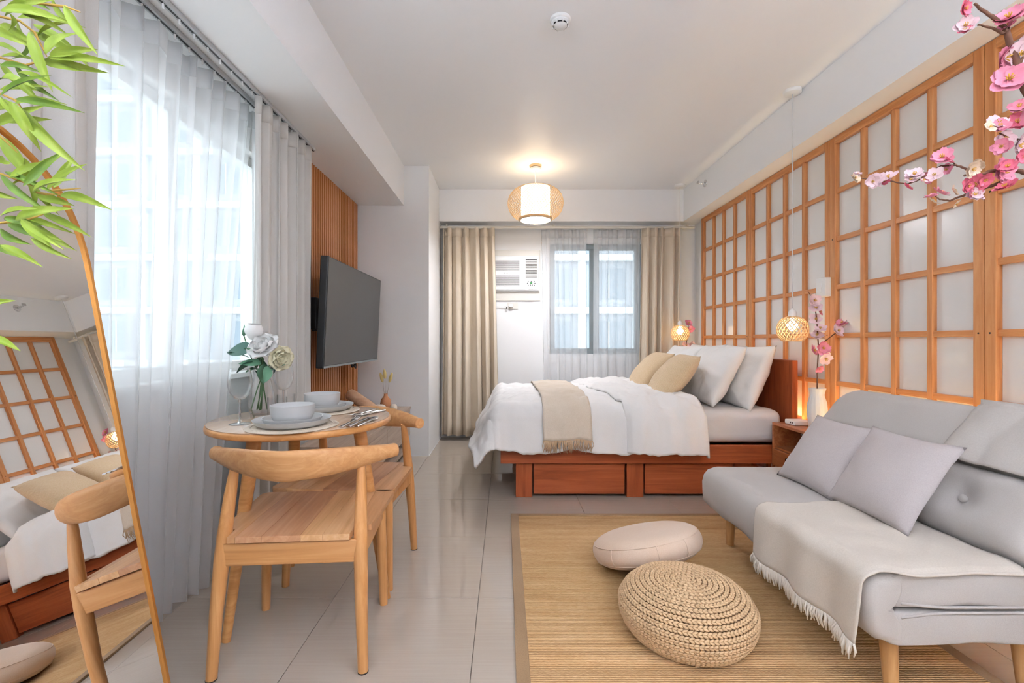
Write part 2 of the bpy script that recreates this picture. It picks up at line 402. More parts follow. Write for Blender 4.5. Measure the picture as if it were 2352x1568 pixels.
# ------------------------------------------------------------------ building across the street
bld = thing('apartment_building', 'pale apartment block with white floor bands seen through the windows', 'building', (0, 0, 0))
BY = 27.0
MB().box(-34, 20, BY, BY + 6, -14, 34).build('wall', M['facade'], bld)
zs = [2.75 + 3.02 * k for k in range(-4, 9)]
for z in zs:
    MB().box(-34, 20, BY - .35, BY, z - .18, z + .18).build('floor_band', M['facade_band'], bld)
xs = [-33.4 + 3.15 * k for k in range(18)]
for x in xs:
    MB().box(x - .22, x + .22, BY - .25, BY, -14, 34).build('pilaster', M['facade_band'], bld)
wm = MB().box(-.95, .95, -.04, .02, 0, 1.7).mesh('window', M['facade_glass'])
fmesh = MB().box(-.03, .03, -.08, -.04, 0, 1.7).mesh('mullion', M['facade_band'])
for x in xs[2:15]:
    for z in zs[2:-2]:
        o = link('window', wm, bld); o.location = (x + 1.575, BY, z + .7)
        link('mullion', fmesh, o)
struct(MB().box(-60, 40, YB + 1.5, 60, -14.4, -14).build('floor_street', M['street']), 'street far below outside the windows')

# ------------------------------------------------------------------ lattice screens on the right wall
SX0, SX1, SXP = 2.045, 2.078, 2.072        # frame front, frame back, pane front
PB = [4.878, 3.930, 2.948, 1.998, 1.048]
names = ['lattice screen of orange wood and white panes ending at the window corner',
         'lattice screen of orange wood and white panes above the headboard, beside the pendant',
         'lattice screen of orange wood and white panes right of the white wall switch',
         'lattice screen of orange wood and white panes behind the blossom tree']
stm = MB().box(SX0, SX1, 0, .047, 0, 2.328).mesh('stile', M['shoji_wood'])
mum = MB().box(SX0 + .004, SX1, -.0145, .0145, .05, 2.283).mesh('muntin', M['shoji_wood'])
for k in range(4):
    y1, y0 = PB[k], PB[k + 1]
    root = thing('lattice_screen', names[k], 'screen', (0, y0, 0), 0, 'lattice screens along the wall')
    W_ = y1 - y0
    a = link('stile', stm, root, .003); a.location.y = .001
    a = link('stile', stm, root, .003); a.location.y = W_ - .048
    rm = MB().box(SX0 - .001, SX1, .048, W_ - .048, 0, .045).mesh('rail', M['shoji_wood_y'])
    for z in (0.002, 2.283):
        a = link('rail', rm, root, .003); a.location.z = z
    cw = (W_ - .096) / 4
    for c in (1, 2, 3):
        a = link('muntin', mum, root, .002); a.location.y = .048 + cw * c
    bm_ = MB().box(SX0 + .008, SX1, .048, W_ - .048, -.0145, .0145).mesh('crossbar', M['shoji_wood_y'])
    bars = [2.29 - .298 * q for q in range(1, 8)]
    for z in bars:
        a = link('crossbar', bm_, root, .002); a.location.z = z
    pm = {}
    ze = [.03] + sorted(bars) + [2.30]
    for q in range(8):
        hh = round(ze[q + 1] - ze[q], 4)
        if hh not in pm: pm[hh] = MB().box(SXP, SXP + .005, .001, cw - .001, .0005, hh - .0005).mesh('pane', M['shoji_pane'])
        for c in range(4):
            a = link('pane', pm[hh], root); a.location = (0, .048 + cw * c, ze[q])
    for q in (1, 3, 5):
        for yy in (.024, W_ - .024):
            MB().tube([(SX0 - .001, yy, bars[q]), (SX0 + .004, yy, bars[q])], .004, 8).build('peg_hole', M['dark'], root)
# warm strip light behind the headboard and sofa
led = thing('led_strip', '', None); del led['label']
MB().box(2.000, 2.008, 1.25, 4.60, .445, .453).build('diode_tape', M['led'], led)
MB().box(1.962, 2.014, 1.25, 4.60, .436, .4448).build('added_shield', M['rail_metal'], led)  # added unseen strip, blocks the tape's downward light
tag(led, 'warm glowing strip light along the wall behind headboard and sofa', 'strip light')

# wall switch box
sw = thing('wall_switch', 'white surface-mounted wall switch between two lattice screens', 'switch', (0, 0, 0))
c = at(1898, 660, 2.045 * F / (1898 - CX))
boxobj('box', M['white_plastic'], (SX0 - .038, SX0, c.y - .045, c.y + .045, c.z - .06, c.z + .06), sw, .004)
boxobj('rocker', M['white_trim'], (SX0 - .042, SX0 - .038, c.y - .012, c.y + .012, c.z - .03, c.z + .03), sw, .001)

# ------------------------------------------------------------------ slatted wall panel, television, console
sp = thing('slat_panel', 'vertical wooden slat panel on the wall behind the television', 'wall panel', (0, 0, 0))
boxobj('backing_board', M['slat_back'], (XL + .001, XL + .03, 2.70, PIER_Y - .002, .35, LB_Z - .001), sp, 0)
slm = MB().box(XL + .03, -1.345, 0, .0215, .35, LB_Z - .002).mesh('slat', M['slat_wood'])
y = 2.705
while y + .024 < PIER_Y - .003:
    a = link('slat', slm, sp, .002); a.location.y = y; y += .0396

tv = thing('television', 'large black flat television tilted on a wall bracket over wooden slats', 'television', (-1.10, 3.50, 1.24))
tvr = R(2.6)
def tvbox(nm, m, dims, bevel=.003):
    o = boxobj(nm, m, dims, tv, bevel); o.rotation_euler = (0, tvr, 0); return o
tvbox('body', M['black_plastic'], (-.055, -.006, -.612, .612, -.350, .350), .006)
tvbox('screen', M['screen'], (-.006, -.0045, -.602, .602, -.332, .342), 0)
tvbox('chin', M['grey_metal'], (-.006, -.003, -.610, .610, -.349, -.336), .001)
tvbox('badge', M['chrome'], (-.003, -.0015, -.012, .012, -.346, -.339), 0)
br = boxobj('wall_plate', M['black_plastic'], (-.245, -.235, -.24, .24, -.11, .11), tv, .004)
boxobj('arm', M['black_plastic'], (-.235, -.05, -.20, -.14, -.04, .05), tv, .005)
boxobj('arm', M['black_plastic'], (-.235, -.05, .14, .20, -.04, .05), tv, .005)
boxobj('power_block', M['black_plastic'], (-.235, -.19, -.30, -.245, -.10, .12), tv, .006)
MB().tube([(-.06, .02, -.33), (-.055, .04, -.375), (-.05, .07, -.36), (-.05, .10, -.385), (-.06, .12, -.34)], .008, 6).build('cable', M['black_plastic'], tv, 60)

CF, CT, CB_, CY0, CY1 = -.872, .46, .194, 2.66, 4.295
cs = thing('media_console', 'low greyish wood media console under the television', 'console', (0, 0, 0))
boxobj('top', M['console_wood'], (-1.185, CF + .008, CY0, CY1, CT - .022, CT), cs, .002)
boxobj('side_panel', M['console_wood'], (-1.185, CF - .02, CY0, CY0 + .02, .0, CT - .023), cs, .002)
boxobj('side_panel', M['console_wood'], (-1.185, CF - .02, CY1 - .02, CY1, .0, CT - .023), cs, .002)
boxobj('back_panel', M['console_wood'], (-1.185, -1.17, CY0 + .021, CY1 - .021, .1, CT - .023), cs, 0)
boxobj('bottom_shelf', M['console_wood'], (-1.169, CF - .01, CY0 + .021, CY1 - .021, .075, .095), cs, .002)
boxobj('divider', M['console_wood'], (-1.169, CF - .02, CY0 + .021, CY1 - .021, CB_ - .012, CB_ - .002), cs, 0)
boxobj('apron', M['console_wood'], (CF - .018, CF, CY0, CY1, .403, CT - .023), cs, .001)
dw = (CY1 - CY0) / 2
for k in range(2):
    d_ = boxobj('drawer_front', M['console_wood'], (CF - .018, CF, CY0 + dw * k + .002, CY0 + dw * (k + 1) - .002, CB_, .399), cs, .001)

def lathe_obj(name, prof, m, loc, parent=None, seg=28, smooth=50, wob=None):
    o = MB().lathe(prof, seg, (0, 0, 0), wob=wob).build(name, m, parent, smooth); o.location = loc; return o
# ornaments on the console
vy = 4.08
vx = (886 - CX) * vy / F
tv_ = thing('bud_vase', 'round terracotta bud vase holding dried grass on the console', 'vase', (vx, vy, CT))
lathe_obj('body', [(0, 0), (.025, 0), (.04, .02), (.047, .055), (.04, .09), (.02, .115), (.015, .128), (.018, .14), (.013, .14), (.011, .125), (.012, .11)], M['terracotta'], (0, 0, 0), tv_)
dg = thing('dried_grass', 'three pale yellow dried bunny-tail stems in the terracotta vase', 'dried grass', (vx, vy, CT + .02))
for dx, hh, kx in ((-.045, .30, -.6), (-.012, .33, -.1), (.05, .30, .7)):
    st = MB().tube([(0, 0, 0), (dx * .25, 0, .11), (dx * .6, .004, hh - .08)], .0022, 6).build('stem', M['drystem'], dg, 60)
    pts = [(dx * .6 + (dx * .5) * t, .004, hh - .08 + .085 * t) for t in (0, .15, .4, .7, .9, 1)]
    MB().tube(pts, [.006, .012, .015, .013, .008, .002], 10).build('seed_head', M['dry'], dg, 60)
v2y = 3.95; v2x = (872 - CX) * v2y / F
cv = thing('squat_vase', 'squat cream ceramic vase with dark mouth on the console', 'vase', (v2x, v2y, CT))
lathe_obj('body', [(0, 0), (.03, 0), (.052, .02), (.056, .035), (.045, .055), (.022, .064), (.020, .058), (.0, .05)], M['cream_ceramic'], (0, 0, 0), cv)
v3y = 4.02; v3x = (904 - CX) * v3y / F
cv = thing('small_vase', 'small cream ceramic jar beside the terracotta vase', 'vase', (v3x, v3y, CT))
lathe_obj('body', [(0, 0), (.022, 0), (.031, .02), (.03, .04), (.018, .055), (.012, .058), (.010, .052), (0, .045)], M['cream_ceramic'], (0, 0, 0), cv)
# pale wooden roller leaning on the slats
p0 = Vector((-1.06, 3.78, CT + .045)); p1 = Vector((-1.295, 3.88, .625))
dv = (p1 - p0).normalized()
lg = MB().tube([p0, p0 + dv * .006, p0 + dv * .05, p1 - dv * .05, p1 - dv * .012, p1], [.036, .042, .046, .048, .046, .034], 18).build('wooden_roller', M['beech'], None, 50)
tag(lg, 'thick pale wooden roller leaning on the slats above the console', 'wooden roller')

# ------------------------------------------------------------------ curtains
def curtain(name, label, cat, a0, a1, b0, b1, ztop, zbot, pleats, amp, fn, m, seed, group=None, header=.09, solid=.0, hem=True, thickm=None):
    # a0..a1 span at the top, b0..b1 at the hem; fn(u, off, z) places a point; returns thing
    root = thing(name, label, cat, (0, 0, 0), 0, group)
    nu = pleats * 12; nv = 22
    rnd = random.Random(seed)
    ph = [rnd.uniform(-.5, .5) for _ in range(pleats + 2)]; am = [rnd.uniform(.7, 1.25) for _ in range(pleats + 2)]
    def P(i, j):
        u = i; t = j
        z = ztop + (zbot - ztop) * t
        k = u * pleats; k = min(pleats, max(0, k + .45 * nz(k * .9, 7.3, seed) * min(1, 4 * u, 4 * (1 - u)))); q = min(int(k), pleats); f = k - q
        a_ = am[q] * (1 - f) + am[q + 1] * f
        shape = math.tanh(2.0 * math.sin(2 * PI * k + .6 * math.sin(2 * PI * k) + .5 * nz(k * .7, t * 1.2, seed)))
        off = amp * a_ * (shape * (.75 + .35 * t) + .35 * nz(k * 1.4, t * 1.5, seed + 3) * t)
        lo = a0 + (b0 - a0) * t; hi = a1 + (b1 - a1) * t
        uu = u + (.10 / pleats) * math.sin(4 * PI * k + 1) + .02 * nz(k, t * 1.7, seed + 9) * t
        uu = min(1.0, max(0.0, uu))
        return fn(lo + (hi - lo) * uu, off, z + (.012 * nz(k * .5, 4, seed) if t == 1 else 0))
    MB().grid(P, nu, nv).build('drape', m, root, 180, solid=solid)
    hh = header / (ztop - zbot)
    MB().grid(lambda i, j: P(i, j * hh), nu, 2).build('heading_tape', m, root, 180, solid=solid + .004)
    return root
LF = lambda xc, s=1: (lambda u, off, z: (xc + off, u, z))
# tracks under the beam
for nm, xc, lb in (('curtain_track', -1.235, 'metal curtain track carrying the ivory curtains'), ('curtain_track', -1.312, 'metal curtain track carrying the sheer curtains by the dining table')):
    tr = thing(nm, lb, 'curtain track', (0, 0, 0), 0, 'ceiling curtain tracks')
    boxobj('rail', M['rail_metal'], (xc - .014, xc + .014, .3, 3.02, LB_Z - .02, LB_Z - .0005), tr, .002)
    boxobj('groove', M['rail_dark'], (xc - .004, xc + .004, .3, 3.02, LB_Z - .0215, LB_Z - .019), tr, 0)
    gm = MB().tube([(0, 0, 0), (0, 0, -.022)], .004, 6).mesh('glider', M['white_plastic'])
    for k in range(18):
        a = link('glider', gm, tr); a.location = (xc, 1.35 + .085 * k, LB_Z - .02)
curtain('sheer_curtain', 'white sheer curtain hanging beside the leaning mirror', 'curtain', 1.42, 1.98, 1.45, 1.82, LB_Z - .04, .012, 5, .040, LF(-1.325), M['sheer'], 2, 'sheers on the wide window')
curtain('sheer_curtain', 'white sheer curtain hanging behind the dining table vase', 'curtain', 1.96, 2.46, 1.80, 2.14, LB_Z - .04, .012, 5, .038, LF(-1.325), M['sheer'], 5, 'sheers on the wide window')
curtain('sheer_curtain', 'narrow white sheer curtain tucked by the ivory curtain', 'curtain', 2.44, 2.72, 2.46, 2.72, LB_Z - .04, .012, 3, .022, LF(-1.325), M['sheer'], 8, 'sheers on the wide window')
curtain('blackout_curtain', 'ivory blackout curtain gathered in front of the slatted panel', 'curtain', 2.30, 3.0, 2.26, 2.98, LB_Z - .03, .012, 7, .036, LF(-1.235), M['blackout'], 11, 'ivory blackout curtains', solid=.003)
curtain('blackout_curtain', 'ivory blackout curtain hanging behind the leaning mirror', 'curtain', .20, 1.425, .20, 1.42, LB_Z - .03, .012, 9, .030, LF(-1.235), M['blackout'], 13, 'ivory blackout curtains', solid=.003)

# back curtains on pole
YR = 4.995; ZR = 2.268
cp = thing('curtain_pole', 'cream metal curtain pole across the bed window wall', 'curtain pole', (0, 0, 0))
MB().tube([(PIER_X + .004, YR, ZR), (BEAM_X + .12, YR, ZR)], .013, 12).build('pole', M['cream_plastic'], cp, 50)
MB().tube([(PIER_X + .004, YR + .055, ZR + .02), (BEAM_X + .12, YR + .055, ZR + .02)], .009, 10).build('rear_pole', M['cream_plastic'], cp, 50)
for xx in (-.62, .52, 1.95):
    boxobj('bracket', M['cream_plastic'], (xx - .01, xx + .01, YR - .01, YB, ZR + .014, ZR + .03), cp, .002)
BF = lambda yc: (lambda u, off, z: (u, yc + off, z))
def bx_(px, d=5.0): return (px - CX) * d / F
curtain('beige_curtain', 'beige blackout curtain beside the white pier', 'curtain', bx_(1017), bx_(1136), bx_(1015), bx_(1146), ZR - .012, .055, 6, .050, BF(YR - .012), M['beige_curtain'], 21, 'beige curtains on the pole', solid=.003)
curtain('beige_curtain', 'beige blackout curtain beside the far pendant lamp', 'curtain', bx_(1472), bx_(1561), bx_(1464), bx_(1558), ZR - .012, .055, 5, .046, BF(YR - .012), M['beige_curtain'], 23, 'beige curtains on the pole', solid=.003)
curtain('sheer_curtain', 'white sheer curtain next to the air conditioner', 'curtain', bx_(1243), bx_(1349), bx_(1250), bx_(1352), ZR - .012, .04, 6, .022, BF(YR + .058), M['sheer'], 25, 'sheers on the bed window')
curtain('sheer_curtain', 'white sheer curtain next to the beige curtain by the bed', 'curtain', bx_(1364), bx_(1474), bx_(1362), bx_(1470), ZR - .012, .04, 6, .022, BF(YR + .058), M['sheer'], 27, 'sheers on the bed window')

# ------------------------------------------------------------------ air conditioner and outlet
A = lambda px, py, d=5.0: at(px, py, d)
ac = thing('air_conditioner', 'white window-type air conditioner with slatted grilles in the wall', 'air conditioner', (0, 0, 0))
def acbox(nm, x0, y0, x1, y1, d0, d1, m, bevel=.003, par=ac):
    a, b_ = at(x0, y0, d0), at(x1, y1, d0)
    return boxobj(nm, m, (a.x, b_.x, d0, d1, b_.z, a.z), par, bevel)
D0 = 5.065
acbox('surround', 1098, 574, 1241, 690, 5.115, YB, M['cream_plastic'], .004)
acbox('body', 1104, 587, 1238, 668, D0 + .012, 5.115, M['white_plastic'], .006)
acbox('front_panel', 1106, 589, 1203, 665, D0, D0 + .012, M['white_trim'], .003)
acbox('control_panel', 1204, 589, 1236, 665, D0, D0 + .012, M['white_trim'], .003)
for (yy0, yy1) in ((598, 622), (632, 657)):
    acbox('grille_shade', 1120, yy0, 1193, yy1, D0 - .001, D0, M['grille'], 0)  # dark sheet on the panel paints the shade between the slats
    k = yy0 + .6
    while k < yy1 - 1:
        acbox('grille_slat', 1120, k, 1193, k + 1.15, D0 - .004, D0 - .001, M['white_plastic'], 0); k += 2.4
acbox('outlet_shade', 1207.5, 595.5, 1233, 639, D0 - .001, D0, M['dark'], 0)  # near-black sheet painting the shade behind the outlet slats
k = 597.3
while k < 638:
    acbox('outlet_slat', 1207.5, k, 1233, k + 1.9, D0 - .005, D0 - .001, M['cream_plastic'], 0); k += 3.45
acbox('button_plate', 1208, 642, 1233, 659.5, D0 - .002, D0, M['white_plastic'], .002)
for (bx0, by0) in ((1213, 646.5), (1220, 646.5), (1227, 646.5), (1211.5, 650.5), (1228.5, 650.5), (1213, 655), (1218.5, 654.5), (1222.5, 654.5), (1227, 655)):
    p = at(bx0, by0, D0 - .002)
    MB().tube([(p.x, p.y, p.z), (p.x, p.y - .003, p.z)], .0055, 8).build('button', M['black_plastic'], ac)
acbox('display', 1218, 648, 1222.5, 652, D0 - .004, D0 - .002, M['green_dot'], 0)
p = at(1160, 627, D0 - .001)
MB().tube([(p.x + .006 * math.cos(q), p.y - .001, p.z + .006 * math.sin(q)) for q in [2 * PI * t / 12 for t in range(11)]], .0015, 5).build('emblem', M['black_plastic'], ac)
for q in range(4): acbox('emblem_letter', 1163 + q * 1.2, 626.6, 1163.8 + q * 1.2, 628, D0 - .001, D0, M['pot'], 0)
for q in range(3): acbox('print_mark', 1216 + q * 2.8, 662.5, 1217.6 + q * 2.8, 664.2, D0 - .001, D0, M['pot'], 0)
ol = thing('wall_outlet', 'white wall outlet with plug and hanging tag below the air conditioner', 'outlet', (0, 0, 0))
a, b_ = at(1165, 694, YB), at(1190, 710, YB)
boxobj('plate', M['cream_plastic'], (a.x, b_.x, YB - .008, YB, b_.z, a.z), ol, .003)
boxobj('plug', M['white_plastic'], (a.x + .02, a.x + .065, YB - .045, YB - .008, b_.z + .02, a.z - .02), ol, .005)
p = at(1141, 704, YB - .02)
MB().tube([(p.x, p.y, p.z), (p.x + .06, p.y, p.z - .002), (a.x + .02, YB - .03, (a.z + b_.z) / 2)], .004, 6).build('cord', M['white_plastic'], ol, 60)
p = at(1164, 707, YB - .03)
boxobj('tag', M['white_trim'], (p.x - .010, p.x + .010, p.y, p.y + .001, p.z - .018, p.z + .022), ol, 0)
boxobj('tag_print', M['dark'], (p.x - .006, p.x + .006, p.y - .001, p.y, p.z - .014, p.z + .012), ol, 0)

# ------------------------------------------------------------------ ceiling fittings
c = onz(1287, 44, ZC)
sd = thing('smoke_detector', 'round white smoke detector on the ceiling', 'smoke detector', (c.x, c.y, ZC))
lathe_obj('base_plate', [(0, 0), (.052, 0), (.052, -.012), (.047, -.016), (0, -.016)], M['white_plastic'], (0, 0, 0), sd)
lathe_obj('slot_ring', [(0, -.016), (.036, -.016), (.036, -.034), (0, -.034)], M['dark'], (0, 0, 0), sd)
lathe_obj('cap', [(0, -.044), (.024, -.043), (.034, -.034), (.036, -.031), (0, -.030)], M['white_plastic'], (0, 0, 0), sd)
lathe_obj('collar', [(.046, -.016), (.046, -.022), (.037, -.028), (.036, -.016)], M['white_plastic'], (0, 0, 0), sd)
fm_ = MB().box(.033, .044, -.003, .003, -.036, -.016).mesh('fin', M['white_plastic'])
for k in range(8):
    a = link('fin', fm_, sd); a.rotation_euler.z = k * PI / 4 + .2
c = at(1620, 421, BEAM_X * F / (1620 - CX))
sk = thing('fire_sprinkler', 'chrome sidewall fire sprinkler on the beam', 'sprinkler', (BEAM_X, c.y, c.z))
def axl(name, prof, m, par):  # lathe around -x
    o = MB().lathe(prof, 16).build(name, m, par, 40); o.rotation_euler = (0, R(-90), 0); return o
axl('rosette', [(0, 0), (.034, 0), (.032, .006), (.018, .012), (0, .012)], M['chrome'], sk)
axl('stem', [(.010, .01), (.010, .04), (.006, .05), (.004, .065), (0, .065)], M['chrome'], sk)
boxobj('deflector', M['chrome'], (-.075, -.066, -.018, .018, -.002, .020), sk, .002)

def lattice(prof, nstrip, twist, width, thick, ns=18):
    mb = MB()
    def P(h, a, off): r_, z_ = prof(h); return Vector(((r_ + off) * math.cos(a), (r_ + off) * math.sin(a), z_))
    for sgn in (1, -1):
        for k in range(nstrip):
            a0 = 2 * PI * k / nstrip
            pts = []
            for i in range(ns + 1):
                h = i / ns; a = a0 + sgn * twist * h
                off = .0012 * sgn * math.cos(h * ns * .8)
                p = P(h, a, off); tn = (P(min(1, h + .01), a0 + sgn * twist * min(1, h + .01), off) - P(max(0, h - .01), a0 + sgn * twist * max(0, h - .01), off)).normalized()
                nr = (P(h, a, .01) - P(h, a, 0)).normalized(); sd_ = tn.cross(nr).normalized()
                pts.append([p + sd_ * width / 2 + nr * thick / 2, p - sd_ * width / 2 + nr * thick / 2, p - sd_ * width / 2 - nr * thick / 2, p + sd_ * width / 2 - nr * thick / 2])
            vs = [q for pp in pts for q in pp]; fs = []
            for i in range(ns):
                for q in range(4):
                    fs.append((4 * i + q, 4 * i + (q + 1) % 4, 4 * i + 4 + (q + 1) % 4, 4 * i + 4 + q))
            mb.add(vs, fs)
    return mb
# ceiling lamp
c = onz(1230, 380, ZC)
lamp = thing('ceiling_lamp', 'woven bamboo drum ceiling lamp glowing above the bed foot', 'ceiling lamp', (c.x, c.y, ZC))
lathe_obj('canopy_ring', [(0, 0), (.055, 0), (.055, -.018), (.045, -.018), (.045, -.006), (0, -.006)], M['bamboo_strip'], (0, 0, 0), lamp)
lathe_obj('canopy', [(.03, -.006), (.03, -.022), (.05, -.024), (.05, -.042), (.012, -.05), (0, -.05)], M['white_plastic'], (0, 0, 0), lamp)
MB().tube([(0, 0, -.045), (0, 0, -.20)], .004, 8).build('cord', M['wire'], lamp, 60)
def lp(h):
    t = -PI / 2 + .50 + (PI - .95) * h
    return (.06 + .195 * math.cos(t) ** .85, -.345 + .165 * math.sin(t) * (1.0 if t < 0 else .9))
lattice(lp, 54, 1.25, .0034, .0016, 16).build('woven_shade', M['bamboo_strip'], lamp)
lathe_obj('shade_rim', [(.152, -.492), (.158, -.486), (.158, -.498), (.145, -.506), (.135, -.506), (.135, -.494), (.15, -.488)], M['bamboo_strip'], (0, 0, 0), lamp, 40)
lathe_obj('inner_drum', [(.132, -.205), (.132, -.497)], M['lamp_drum'], (0, 0, 0), lamp, 40)
lathe_obj('diffuser', [(0, -.500), (.131, -.500), (.131, -.497), (0, -.497)], M['lamp_disc'], (0, 0, 0), lamp, 40)
lathe_obj('added_blocker', [(0, -.496), (.1315, -.496), (.1315, -.492), (0, -.492)], M['white_plastic'], (0, 0, 0), lamp, 40)  # added opaque plate, keeps the diffuser from lighting the ceiling

def pendant(px, py, pyl, d_lab, group, r_):
    c = onz(px, py, ZC); d = c.y
    zl = H + (CY - pyl) * d / F - ZC
    root = thing('pendant_lamp', d_lab, 'pendant lamp', (c.x, c.y, ZC), 0, group)
    lathe_obj('canopy', [(0, 0), (.054, 0), (.054, -.018), (.05, -.022), (0, -.024)], M['white_plastic'], (0, 0, 0), root)
    MB().tube([(0, 0, -.02), (.002, 0, -.6), (.0, 0, zl + r_ * .95 + .05)], .0032, 8).build('cord', M['wire'], root, 60)
    lathe_obj('socket', [(0, zl + r_ + .045), (.008, zl + r_ + .04), (.024, zl + r_ + .025), (.026, zl + r_ - .012), (0, zl + r_ - .012)], M['white_plastic'], (0, 0, 0), root)
    def pp(h):
        t = -R(58) + R(136) * h
        return (r_ * 1.0 * math.cos(t) ** .75 , zl + r_ * .93 * math.sin(t))
    lattice(pp, 22, 1.5, .006, .0015, 14).build('woven_shade', M['bamboo_strip'], root)
    rr = pp(0); MB().tube([(rr[0] * math.cos(a), rr[0] * math.sin(a), rr[1]) for a in [2 * PI * k / 28 for k in range(29)]], .003, 6).build('shade_rim', M['bamboo_strip'], root, 60)
    rr = pp(1); MB().tube([(rr[0] * math.cos(a), rr[0] * math.sin(a), rr[1]) for a in [2 * PI * k / 20 for k in range(21)]], .003, 6).build('top_ring', M['bamboo_strip'], root, 60)
    lathe_obj('bulb', [(.014, zl + r_ - .012), (.016, zl + .055), (.036, zl + .03), (.034, zl + .018), (.016, zl - .006), (0, zl - .01)], M['bulb'], (0, 0, 0), root, 16)
    return root
pendant(1820, 208, 757, 'bamboo globe pendant lamp hanging beside the headboard, over the router', 'bedside pendant lamps', .091)
pendant(1562, 424.5, 766, 'bamboo globe pendant lamp hanging in the window corner', 'bedside pendant lamps', .091)
# added ceiling fill panels, unseen behind the camera, to brighten the room
for (xx, yy, wh) in ((-.5, -1.5, 'window'), (1.2, -1.5, 'lattice screen')):
    dl = thing('fill_downlight', 'unseen added square downlight on the ' + wh + ' side of the entrance', 'fill_light', (xx, yy, ZC), 0, 'added fill panels')
    boxobj('housing', M['white_trim'], (-.23, .23, -.23, .23, -.03, -.0005), dl, .004)
    boxobj('diffuser', M['fill_panel'], (-.21, .21, -.21, .21, -.036, -.0305), dl, 0)

# ------------------------------------------------------------------ bed
BXF, BXH, BYN, BYF = -.03, 1.92, 3.135, 4.625       # foot, head, near and far side of the platform
bed = thing('platform_bed', 'reddish wood platform bed with drawers and tall headboard', 'bed', (0, 0, 0))
boxobj('side_rail', M['bed_wood'], (BXF, BXH - .001, BYN, BYN + .03, .24, .362), bed, .003)
boxobj('side_rail', M['bed_wood'], (BXF, BXH - .001, BYF - .03, BYF, .24, .362), bed, .003)
boxobj('foot_rail', M['bed_wood'], (BXF, BXF + .03, BYN + .031, BYF - .031, .24, .362), bed, .003)
boxobj('slat_deck', M['bed_wood'], (BXF + .031, BXH - .002, BYN + .031, BYF - .031, .30, .34), bed, 0)
for (x0, x1) in ((.073, .184), (.826, .94), (1.56, 1.67)):
    for y0 in (3.176, BYF - .085):
        boxobj('leg', M['bed_wood_z'], (x0, x1, y0, y0 + .045, 0, .239), bed, .004)
for k, (x0, x1) in enumerate(((.196, .814), (.952, 1.548))):
    boxobj('drawer_front', M['bed_wood'], (x0, x1, 3.182, 3.205, .022, .228), bed, .003)
    boxobj('drawer_box', M['bed_wood'], (x0 + .02, x1 - .02, 3.206, 3.75, .03, .2), bed, 0)
boxobj('centre_support', M['bed_wood'], (.09, 1.66, 3.86, 3.89, 0, .299), bed, 0)
boxobj('headboard', M['bed_wood_z'], (BXH, BXH + .038, BYN - .005, BYF + .005, .20, .932), bed, .003)
boxobj('headboard_leg', M['bed_wood_z'], (BXH + .004, BXH + .034, BYN + .05, BYN + .11, 0, .199), bed, .002)
boxobj('headboard_leg', M['bed_wood_z'], (BXH + .004, BXH + .034, BYF - .11, BYF - .05, 0, .199), bed, .002)

def rbox_grid(x0, x1, y0, y1, z0, z1, amp=.004, seed=1, n=(40, 30, 8), r=.05):
    # soft upholstered block: a boxed shell whose corners are rounded and skin wrinkled
    mb = MB(); cx_, cy_, cz_ = (x0 + x1) / 2, (y0 + y1) / 2, (z0 + z1) / 2
    hx, hy, hz = (x1 - x0) / 2, (y1 - y0) / 2, (z1 - z0) / 2
    def rnd(p):
        q = [max(-(h - r), min(h - r, c)) for c, h in zip(p, (hx, hy, hz))]
        d = Vector(p) - Vector(q)
        if d.length > r: d = d.normalized() * r
        p2 = Vector(q) + d
        a = amp * nz(p2.x * 9 + seed, p2.y * 9, p2.z * 14)
        nn = d.normalized() if d.length > 1e-6 else Vector((0, 0, 0))
        return (cx_ + p2.x + nn.x * a, cy_ + p2.y + nn.y * a, cz_ + p2.z + nn.z * a)
    f = lambda t: -1 + 2 * t
    for s_ in (-1, 1):
        mb.grid(lambda i, j: rnd((f(i) * hx, f(j) * hy, s_ * hz)), n[0], n[1])
        mb.grid(lambda i, j: rnd((f(i) * hx, s_ * hy, f(j) * hz)), n[0], n[2])
        mb.grid(lambda i, j: rnd((s_ * hx, f(i) * hy, f(j) * hz)), n[1], n[2])
    return mb
mt = rbox_grid(BXF + .04, BXH - .03, BYN + .035, BYF - .035, .363, .592, .006, 3, (70, 40, 10), .06).build('mattress', M['sheet'], None, 180, weld=True)
tag(mt, 'thick mattress in a pale fitted sheet on the wooden platform', 'mattress')

